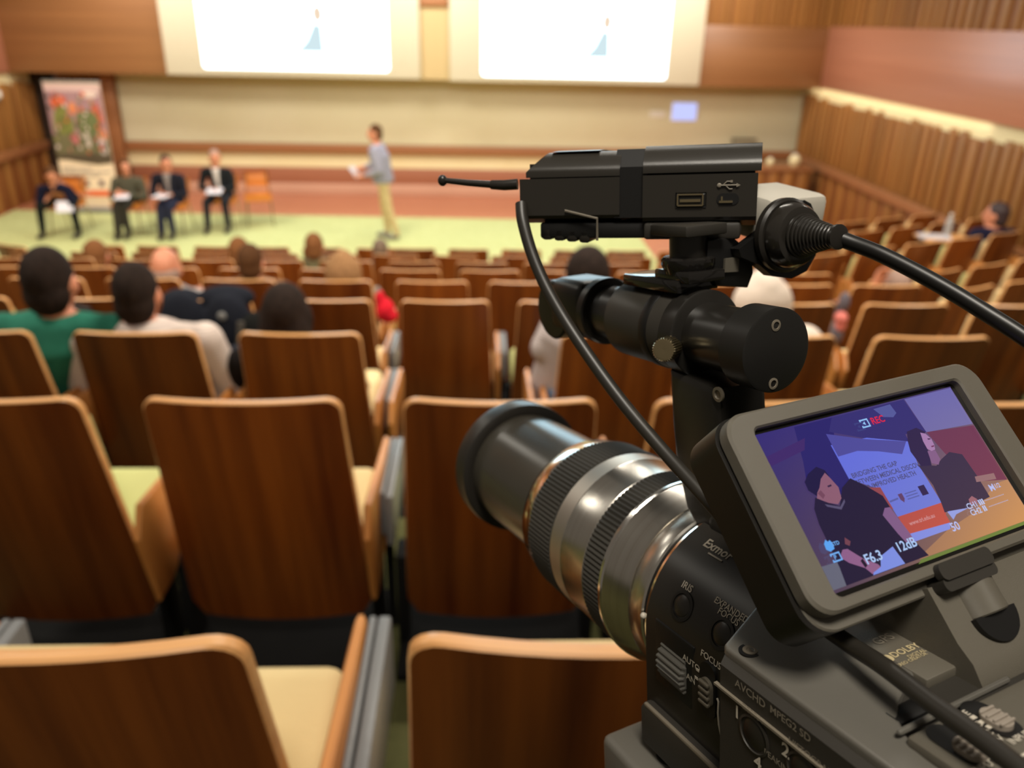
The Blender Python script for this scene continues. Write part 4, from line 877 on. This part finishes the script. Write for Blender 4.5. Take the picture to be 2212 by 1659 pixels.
lay('picture_leaner_face', [(13.3, 15.8), (15.6, 14.5), (16.4, 16.2), (17.5, 19.2), (16.6, 22.2), (14.6, 23.4), (11.9, 22.4), (9.0, 20.4), (10.0, 19.0), (11.5, 17.9)], (154, 102, 118), .2)
lay('picture_leaner_eye', [(14.2, 18.0), (15.6, 17.9), (15.6, 18.4), (14.2, 18.5)], (60, 40, 74), 0); lay('picture_leaner_ear', [(10.0, 19.2), (11.4, 18.6), (12, 20.2), (10.8, 21)], (120, 74, 96), 0)
lay('picture_leaner_collar', [(10.4, 22.4), (14.8, 24.2), (17.3, 22.6), (17.1, 23.4), (14.7, 25.0), (10.8, 23.2)], (92, 84, 116), 0)
lay('picture_leaner_arm', [(26.7, 29.6), (28.6, 28.0), (30.4, 28.2), (31.6, 33.6), (32.2, 36.2), (32.3, 38.6), (29.4, 38.2), (28.3, 35.3)], (136, 98, 142), .2)
lay('picture_leaner_forearm', [(7.4, 35.6), (8.6, 34.6), (10.2, 34.8), (13.5, 38.4), (17.0, 40.8), (17.4, 41.7), (13.8, 42.6), (12.5, 40.6), (8.6, 38.2), (7.1, 36.6)], (154, 104, 146), .2)
lay('picture_sheet', [(19.0, 39.2), (24.4, 37.9), (25.4, 42.9), (13.8, 42.9), (14.3, 42.3), (17.4, 41.6)], (132, 150, 240), .2)
lay('picture_watch', [(12.2, 38.6), (13.2, 38.2), (13.6, 40.2), (12.6, 40.6)], (40, 30, 50), 0); lay('picture_elbow', [(11.1, 31.9), (12.3, 33.3), (11.3, 34.3), (10.2, 33.5)], (120, 70, 84), 0)
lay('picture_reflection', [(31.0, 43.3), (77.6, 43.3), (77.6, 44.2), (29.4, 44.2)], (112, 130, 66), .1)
CY_ = (150, 200, 250)
ltxt('status_readout', 'REC', 40.2, 4.2, 2.9, (228, 40, 74)); ltxt('status_readout', 'F6.3', 13.6, 38.9, 3.6, (178, 206, 250)); ltxt('status_readout', '12dB', 25.1, 38.7, 3.6, (178, 206, 250)); ltxt('status_readout', '50', 46.6, 38.5, 3.3, (190, 196, 246))
ltxt('status_readout', 'CH1', 56.2, 34.7, 2.3, (196, 206, 246)); ltxt('status_readout', 'CH2', 56.2, 36.6, 2.3, (196, 206, 246)); ltxt('status_readout', 'M', 68.2, 31.9, 2.8, (190, 196, 246)); ltxt('status_readout', '1/2', 70.4, 31.8, 1.9, (190, 196, 246))
for v_, n_b in ((34.6, 3), (36.5, 2)):
    for k in range(n_b): lay('level_bar', [(61.2+k*.75, v_-.8), (61.75+k*.75, v_-.8), (61.75+k*.75, v_+.8), (61.2+k*.75, v_+.8)], (196, 206, 246), 0)
    for k in range(16): lay('level_dot', [(63.7+k*.52, v_-.12), (63.98+k*.52, v_-.12), (63.98+k*.52, v_+.12), (63.7+k*.52, v_+.12)], (190, 190, 230), 0)
def frame_icon(u0, u1, v0, v1, t_, c):
    for r_ in ([(u0, v0), (u1, v0), (u1, v0+t_), (u0, v0+t_)], [(u0, v1-t_), (u1, v1-t_), (u1, v1), (u0, v1)], [(u1-t_, v0), (u1, v0), (u1, v1), (u1-t_, v1)], [(u0, v0), (u0+t_, v0), (u0+t_, v0+.7), (u0, v0+.7)], [(u0, v1-.7), (u0+t_, v1-.7), (u0+t_, v1), (u0, v1)]): lay('status_icon', r_, c, 0)
frame_icon(35.5, 38.7, 3.0, 5.6, .45, CY_); lay('status_icon', [(36.2, 4.3), (37.2, 3.7), (37.2, 4.9)], CY_, 0)
lay('status_icon', [(3.2, 33.4), (3.4, 31.9), (4.4, 31.0), (4.9, 31.7), (5.6, 31.4), (6.0, 32.2), (5.8, 33.8), (4.2, 34.2)], (96, 170, 250), 0); ltxt('status_readout', 'STD', 5.6, 32.7, 1.4, (120, 180, 250))
frame_icon(3.4, 6.6, 34.7, 37.0, .4, (120, 180, 250)); ltxt('status_readout', 'P', 4.2, 35.9, 1.7, (120, 180, 250))
# hinge tab on the bezel and the lug that carries it
G().prism(rr(30.6, 50.6, 45.8, 50.4, 1.8), 2.0, 4.2, bev=0).build('hinge_tab', c_body, lcd, 30)
G().prism(rr(30.6, 50.6, 49.4, 53.2, 1.6), -4, 3.4).build('hinge_knuckle', c_body, lcd, 30)
g = G(); T = frame((44.4, -50, -4.0), (0, -1, 0), (1, 0, 0), (0, 0, 1)); g.lathe([(0, 7.4), (11.2, 7.4), (11.6, 7.0)], 40, T); g.build('hinge_lug', c_rough, lcd, 30)
G().prism(arc(44.4, -61.4, 7.6, 180, 360, 16), -1.0, 1.0).build('lug_gap', c_deep, lcd, 0)
# carrier block under the screen
def ucut(v): return TL + V((-.656, 0, -.755))*v*.001
a_ = ucut(50.5)-LN*.0008; b_ = ucut(65)-LN*.0008
pf = [(a_.x, a_.z), (b_.x, b_.z)] + [(b_.x-.0045, b_.z-.0035), (b_.x-.0085, b_.z-.0100), (b_.x-.0085, .028), (a_.x+.018, .028), (a_.x+.018, a_.z-.010)]
TB = frame((0, 0, 0), (1, 0, 0), (0, 0, 1), (0, -1, 0))
g = G(); g.prism(pf, -.0092, .075, TB); cpart(g, 'screen_carrier', c_rough, None, 50)
q0 = cl(1988, 1302, 2, .0385); q1 = cl(2056, 1378, 2, .0385)
cpart(G().box((( -.083), -.0005, .0335), (.026, .0060, .009), bev=.0012), 'carrier_rib', c_rough)
cpart(G().box((-.118, -.045, .030), (.036, .060, .022), bev=.010, seg=5), 'rear_cushion', mat('soft black', S(26, 23, 19), .7, bump=(2500, .6, .002)))
# ---- handle post and tube
TPx = frame((0, 0, 0), (1, 0, 0), (0, 0, 1), (0, 1, 0))          # (F, U) profile pushed along L
pf = [(.0180, .088), (.0165, .066), (.0145, .052), (.0085, .036), (.002, .030), (-.028, .030), (-.018, .040), (-.0125, .052), (-.0120, .062), (-.0120, .072), (-.0105, .086)]
g = G(); g.prism(pf, -.011, .010, TPx, bev=.003); cpart(g, 'handle_post', c_anod, None, 30)
cpart(G().box((-.030, -.004, .034), (.05, .03, .012), bev=.003), 'post_foot', c_deep)
q = cl(1552, 852, 1, .0102); G().lathe([(0, .0026), (.0008, .0026), (.0009, .0016), (.0003, .0014)], 24, frame((q.x, .0098, q.z), (0, 1, 0), (1, 0, 0), (0, 0, 1))).build('post_screw', c_tip, cc)
TT = M.Translation((0, .0, .1005))
tube_ = thing('holder_tube', None, None); tube_.parent = cc; tube_.matrix_local = TT
def tr_(name, prof, m, seg=56): return G().lathe(prof, seg).build(name, m, tube_, 35)
tr_('end_cap', [(-.0262, .0128), (-.0258, .0138), (-.0145, .0138), (-.0140, .0133)], mat('cap black', S(30, 29, 27), .42))
tr_('rear_neck', [(-.0142, .0114), (.012, .0114)], c_anod)
tr_('rear_collar', [(.008, .0150), (.0085, .0158), (.0155, .0158), (.016, .0150)], c_anod)
tr_('clamp_barrel', [(.0158, .0148), (.0165, .0152), (.052, .0152), (.0528, .0146)], mat('barrel black', S(52, 49, 44), .38, spec=.55))
tr_('clamp_band', [(.0238, .01535), (.0242, .0156), (.0282, .0156), (.0286, .01535)], c_deep)
tr_('front_neck', [(.0525, .0112), (.074, .0112)], c_anod)
tr_('front_collar', [(.071, .0135), (.0716, .0142), (.0756, .0142), (.0762, .0135)], c_smooth)
g = G(); g.box((.0900, 0, .0005), (.030, .0235, .0245), bev=.0055, seg=4); g.build('front_fork', c_smooth, tube_, 40)
G().lathe([(-.011, .0125), (-.010, .0134), (.010, .0134), (.011, .0125)], 40, frame((.103, 0, -.002), (0, 1, 0), (0, 0, 1), (1, 0, 0))).build('pivot_disc', c_smooth, tube_, 35)
for px, py in ((1677, 703), (1671, 829)):
    q = cl(px, py, 0, -.0264); T = frame((q.x+.0004, q.y, q.z), (-1, 0, 0), (0, 1, 0), (0, 0, -1))
    g = G(); g.lathe([(0, .0019), (.0004, .0019), (.0005, .0012), (-.0002, .0010)], 20, T, cap=False); g.build('cap_screw', c_tip, cc)
q = cl(1430, 754, 1, .0185)
T = frame((q.x, .0125, q.z), (0, 1, 0), (1, 0, 0), (0, 0, 1)); kn = frame((q.x, .0150, q.z), V((-.55, .78, .1)).normalized(), V((.78, .55, 0)).normalized(), V((-.55, .78, .1)).normalized().cross(V((.78, .55, 0)).normalized()))
G().lathe([(-.004, .0035), (.0, .0040), (.0004, .0043), (.0068, .0043), (.0074, .0038), (.0075, .0030), (.0073, .0)], 60, kn, 0, True, lambda k: 1 if k % 2 else .94).build('clamp_knob', c_brass, cc)
# cold shoe and thumb wheel on the tube
c_gloss = mat('gloss anodised', S(30, 28, 26), .10, spec=.6)
cpart(G().box((.030, 0, .1175), (.034, .0185, .0045), bev=.0008), 'shoe_rail', c_gloss)
cpart(G().box((.018, 0, .121), (.020, .016, .004), bev=.0006), 'shoe_plate', c_gloss)
T = frame((.0185, 0, .1215), (0, 0, 1), (1, 0, 0), (0, 1, 0))
cpart(G().lathe([(0, .0085), (.0015, .0088), (.0030, .0096), (.0052, .0096), (.006, .0088)], 64, T, 0, True, lambda k: 1 if k % 2 else .975), 'lock_wheel', c_gloss)
cpart(G().lathe([(.006, .0066), (.0145, .0066)], 40, T), 'shoe_stem', c_smooth)
cpart(G().box((.0185, .0, .137), (.021, .018, .004), bev=.0008), 'stem_plate', c_body)

# ---------------------------------------------------------------- wireless video receiver
pL, pR = at_d(1117, 403, .3045), at_d(1657, 391, .280)
ex = (pR-pL); LEN = ex.length; ex.normalize(); ez = (V((0, 0, 1))-ex*ex.z).normalized(); ey = ez.cross(ex); ey = (ey*cos(radians(9))-ez*sin(radians(9))).normalized(); ez = ex.cross(ey); RM = frame(pL, ex, ey, ez); RMI = RM.inverted()
rc = thing('video_receiver', 'black wireless video receiver box with a thin antenna on top of the camcorder', 'receiver'); rc.matrix_world = RM
def rl(px, py, y=0):
    o = RMI @ CAMP; d = RMI.to_3x3() @ ray(px, py); return o+d*((y-o.y)/d.y)
TR_ = frame((0, 0, 0), (0, 1, 0), (0, 0, 1), (1, 0, 0))   # (y, z) section along x
H = .0120
up_ = [(0, .0030), (0, .0050), (.0004, .0060), (.0012, .0070), (.0044, .0100), (.0060, .0110), (.0076, .0117), (.009, H), (.052, H), (.056, .0115), (.059, .009), (.060, .006), (.060, .0030)]
lo_ = [(0, .0026), (0, -.0108), (.001, -H), (.010, -H-.002), (.050, -H-.002), (.060, -H), (.060, .0026)]
XS = LEN*.475
g = G(); g.prism(up_, .0035, XS-.004, TR_)
for k, v_ in enumerate(g.v):
    if v_[0] < .01 and v_[2] > .005: g.v[k] = (v_[0]+(v_[2]-.005)*1.0, v_[1], v_[2])
g.build('battery_cover', mat('receiver black', S(46, 43, 38), .30, spec=.5, bump=(5000, .1, .001)), rc, 30)
G().prism(lo_, 0.001, XS-.004, TR_).build('battery_base', MATS['receiver black'], rc, 30)
cp = [(y-.0012 if y < .03 else y+.0008, z*1.06+(.0004 if z > 0 else -.0002)) for y, z in up_]; cp2 = [(y-.0012 if y < .03 else y+.0008, z*1.10) for y, z in lo_]
g = G(); g.prism(cp, XS+.0045, LEN-.002, TR_); g.build('case_top', MATS['receiver black'], rc, 30)
g = G(); g.prism(cp2, XS+.0045, LEN-.003, TR_); g.build('case_base', MATS['receiver black'], rc, 30)
G().box((LEN*.5, .03, .002), (LEN-.008, .052, .012)).build('inner_core', c_deep, rc, 0)
g = G(); g.prism([(.0006, -.012), (.0006, .0060), (.007, .0124), (.052, .0124), (.059, .006), (.059, -.012)], XS-.006, XS+.006, TR_); g.build('centre_band', c_deep, rc, 30)
g = G(); g.prism([(.006, H+.0002), (.018, H+.0009), (.04, H+.0009), (.05, H+.0002)], .012, .03, TR_); g.build('top_label', c_plate, rc, 30)
a0 = rl(1468, 418, -.0014); a1 = rl(1514, 446, -.0014)
cx_, cz_ = (a0.x+a1.x)/2, (a0.z+a1.z)/2; wd, hg_ = abs(a1.x-a0.x)+.0012, abs(a0.z-a1.z)*.82
TU = frame((cx_, -.0013, cz_), (1, 0, 0), (0, 0, 1), (0, -1, 0))
G().prism([(-wd/2-.0008, -hg_/2-.0007), (wd/2+.0012, -hg_/2-.0007), (wd/2+.0012, hg_/2+.0007), (-wd/2-.0008, hg_/2+.0007)], -.0005, .0002, TU, bev=.0008).build('port_recess', c_deep, rc, 0)
g = G(); t_ = .0005
for b_ in ((0, hg_/2, wd, t_), (0, -hg_/2, wd, t_), (wd/2, 0, t_, hg_), (-wd/2, 0, t_, hg_), (0, -hg_*.06, wd*.82, hg_*.26)): g.box((b_[0], b_[1], .0003), (b_[2], b_[3], .0009), TU)
g.build('usb_port', c_brass, rc, 0)
m0 = rl(1572, 430, -.0014); TU2 = frame((m0.x, -.0013, m0.z), (1, 0, 0), (0, 0, 1), (0, -1, 0))
G().prism(oval(0, 0, .0038, .0020), -.0005, .0002, TU2).build('port_recess', c_deep, rc, 0)
g = G(); g.box((-.0006, -.0009, .0004), (.0046, .0007, .0006), TU2); g.box((-.0020, .0002, .0004), (.0006, .0014, .0006), TU2); g.build('micro_port', c_brass, rc, 0)
u0 = rl(1573, 400, -.0015)
g = G(); TI = frame((u0.x, -.0016, u0.z), (1, 0, 0), (0, 0, 1), (0, -1, 0))
g.tube([(-.003, 0, 0), (.003, 0, 0)], .00028, 6, T=TI); g.ell((-.003, 0, 0), (.0008, .0008, .0003), TI); g.tube([(-.0018, 0, 0), (-.0004, .0013, 0), (.0008, .0013, 0)], .00022, 6, T=TI); g.tube([(-.001, 0, 0), (.0004, -.0013, 0), (.0015, -.0013, 0)], .00022, 6, T=TI); g.box((.0011, .0013, 0), (.0008, .0008, .0004), TI); g.poly([(.0028, .0007, .0002), (.0042, 0, .0002), (.0028, -.0007, .0002)], 0, TI)
g.build('usb_symbol', c_inkd, rc, 0)
# bracket line, clamp feet under the case
s0, s1 = rl(1220, 455, -.0006), rl(1290, 472, -.0006)
G().tube([s0, s1, s1-V((0, 0, .008))], .0005, 6).build('latch_wire', c_tip, rc)
G().box((LEN*.40, .025, -.0165), (LEN*.62, .046, .006), bev=.001).build('under_plate', c_deep, rc)
g = G()
for k in range(4): g.box((LEN*.12+k*.0048, .012, -.0175-.0004*k), (.0045, .02, .005), bev=.0012)
g.build('lock_screw', c_smooth, rc, 30)
G().box((LEN*.72, .016, -.0168), (LEN*.38, .034, .0060), bev=.0012).build('shoe_clamp', c_body, rc)
ab = rl(1113, 399, .012); g = G(); pA = [RMI @ at_d(x_, y_, d_) for x_, y_, d_ in ((1118, 398, .308), (1090, 400, .309), (1062, 399, .311))]
g.tube(pA, [.0021, .0020, .0018], 12); g.build('antenna_base', c_smooth, rc, 40)
pA = [RMI @ at_d(x_, y_, d_) for x_, y_, d_ in ((1066, 399, .3105), (1010, 395, .313), (962, 390, .315))]
an = G().tube(pA, [.0014, .00125, .0011], 10).build('antenna_rod', c_smooth, rc, 40)
G().ell(RMI @ at_d(956, 390, .3155), (.0019, .0018, .0022)).build('antenna_tip', c_smooth, an)

# ---------------------------------------------------------------- cables
def smooth(pts, n=8):
    out = []; P = [pts[0]]+pts+[pts[-1]]
    for i in range(1, len(P)-2):
        for k in range(n):
            t_ = k/n; a, b, c, d = P[i-1], P[i], P[i+1], P[i+2]
            out.append(.5*((2*b)+(c-a)*t_+(2*a-5*b+4*c-d)*t_*t_+(3*b-a-3*c+d)*t_**3))
    return out+[pts[-1]]
path = [(1126, 440, .306), (1130, 480, .304), (1150, 550, .302), (1184, 628, .299), (1240, 722, .294), (1330, 850, .284), (1425, 965, .272), (1530, 1082, .256), (1645, 1216, .238), (1740, 1320, .222), (1830, 1388, .2095), (1910, 1440, .1965), (2020, 1524, .182), (2130, 1604, .170), (2260, 1706, .158), (2400, 1830, .148)]
tag(G().tube(smooth([at_d(*p) for p in path]), .0023, 14).build('video_cable', c_cable, None, 60), 'thin black cable running from the video receiver down over the camcorder', 'cable')
path = [(1795, 508, .272), (1838, 524, .270), (1900, 548, .268), (1980, 588, .264), (2060, 633, .259), (2130, 676, .254), (2212, 728, .248), (2330, 812, .24), (2460, 920, .235)]
pc = thing('power_cable', 'thick black cable with a ribbed conical plug leaving towards the slatted wall', 'cable', at_d(1735, 500, .28))
I = M.Translation(-pc.location)
G().tube([I @ q for q in smooth([at_d(*p) for p in path])], .0027, 14).build('cord', mat('cord black', S(20, 18, 16), .4), pc, 60)
p0 = at_d(1688, 508, .292); p1 = at_d(1815, 512, .268); ax = (p1-p0); AL = ax.length; ax.normalize(); e2 = ax.orthogonal().normalized(); e3 = ax.cross(e2)
PT = frame(p0-pc.location, ax, e2, e3)
G().lathe([(0, .0125), (.0008, .0132), (.003, .0132), (.0038, .0122)], 48, PT).build('plug_flange', c_smooth, pc, 35)
G().lathe([(.0038, .0112), (.0045, .0116), (.0075, .0112), (.0095, .0100), (.0100, .0085)], 48, PT).build('plug_collar', mat('plug gloss', S(40, 37, 33), .18, spec=.7), pc, 35)
pr = [(.0095, .0080)]
n_r = 11
for k in range(n_r):
    x_ = .0098+k*(AL-.0125)/n_r; r_ = .0078-(.0078-.0034)*(k/n_r)**.8; pr += [(x_, r_*.94), (x_+.0005, r_), (x_+.0012, r_), (x_+.0015, r_*.92)]
pr += [(AL-.0018, .0036), (AL-.0015, .0042), (AL-.0004, .0042), (AL, .0030)]
G().lathe(pr, 40, PT).build('strain_relief', c_smooth, pc, 30)
# adapter box the plug is on
bx = thing('power_adapter', 'pale grey adapter box with a black mount plate behind the video receiver', 'adapter', at_d(1660, 500, .305))
I = M.Translation(-bx.location)
c_pale = mat('pale grey case', S(206, 200, 186), .5)
BC = at_d(1662, 480, .325); bex = ax.cross(V((0, 0, 1))).normalized(); bez = V((0, 0, 1)); 
bf = (V((ax.x, ax.y, 0))).normalized(); bs = bez.cross(bf)
BT = frame(BC-bx.location, bf, bs, bez)
G().box((-.004, .004, .003), (.030, .030, .018), BT, bev=.003).build('case', c_pale, bx)
PTb = frame(p0-bx.location, ax, e2, e3)
upv = (V((0, 0, 1))-ax*ax.z).normalized(); sv = upv.cross(ax)
PB = frame(p0-bx.location, sv, upv, ax)
o_ = arc(0, 0, .0160, -60, 120, 20)+arc(.016, -.020, .007, 150, 215, 5)+[( .030, -.018)]
def pb(px, py):
    """pixel -> coordinates on the plug's mounting plane"""
    d = ray(px, py); q = CAMP+d*((p0-CAMP).dot(ax)/d.dot(ax))-p0; return (q.dot(sv), q.dot(upv))
pl_ = [pb(*q) for q in ((1738, 432), (1752, 440), (1764, 470), (1768, 510), (1762, 552), (1742, 586), (1710, 602), (1668, 596), (1640, 572), (1602, 556), (1596, 538))]
G().prism(pl_, -.0045, 0, PB).build('mount_plate', c_deep, bx, 30)
pl_ = [pb(*q) for q in ((1548, 520), (1604, 512), (1646, 548), (1648, 592), (1636, 624), (1566, 620), (1544, 576))]
G().prism(pl_, -.024, -.0046, PB, bev=.001).build('clamp_bracket', c_deep, bx, 30)
pl_ = [pb(*q) for q in ((1582, 560), (1612, 556), (1610, 588), (1580, 590))]
G().prism(pl_, -.0046, -.0036, PB).build('bracket_highlight', c_rough, bx)  # grey plate drawn in as a rectangular highlight on the bracket

# ---------------------------------------------------------------- rail clamp low in front, tripod
q = at_d(1425, 1612, .30)
gt = thing('rail_clamp', 'grey metal rail clamp block with a round bolt below the lens', 'clamp'); gt.matrix_world = frame(q, CF, CL, CU)
b0 = gt.matrix_world.inverted()
g = G(); g.box((0, 0, -.020), (.034, .030, .040), bev=.003, seg=3); g.build('clamp_block', c_plate, gt)
T = frame((-.006, -.001, -.0005), (0, 0, 1), (1, 0, 0), (0, 1, 0))
G().lathe([(0, .0058), (.0012, .0058)], 32, T).build('bolt_recess', c_deep, gt); G().lathe([(.0005, .0040), (.0030, .0040), (.0036, .0034)], 32, T).build('bolt_head', c_brass, gt)
tp = thing('tripod', 'black tripod carrying the camcorder', 'tripod', (CO+CF*-.09).to_tuple())
tp.location = (CO-CF*.10-V((0, 0, .085)))
base_z = ROWT[0]-.85
TPM = M.Translation(-tp.location)
hh = tp.location.z-base_z
Rr = frame((0, 0, 0), CF, CL, CU)
G().box((-.04, 0, -.008), (.12, .06, .014), Rr, bev=.003).build('quick_plate', c_anod, tp)
G().lathe([(-.10, .03), (-.09, .042), (-.03, .042), (-.016, .03)], 32, M.Rotation(-pi/2, 4, 'Y')).build('fluid_head', c_body, tp)
G().tube([(0, 0, -.10), (0, 0, -.45)], .022, 16).build('centre_column', c_anod, tp)
for k in range(3):
    an_ = 2*pi*k/3+.9; lg = G().tube([(.03*cos(an_), .03*sin(an_), -.18), (.34*cos(an_), .34*sin(an_), -hh+.01)], [.018, .012], 12).build('leg', c_anod, tp)
    G().ell((.34*cos(an_), .34*sin(an_), -hh+.012), (.018, .018, .012)).build('foot', c_rub, lg)
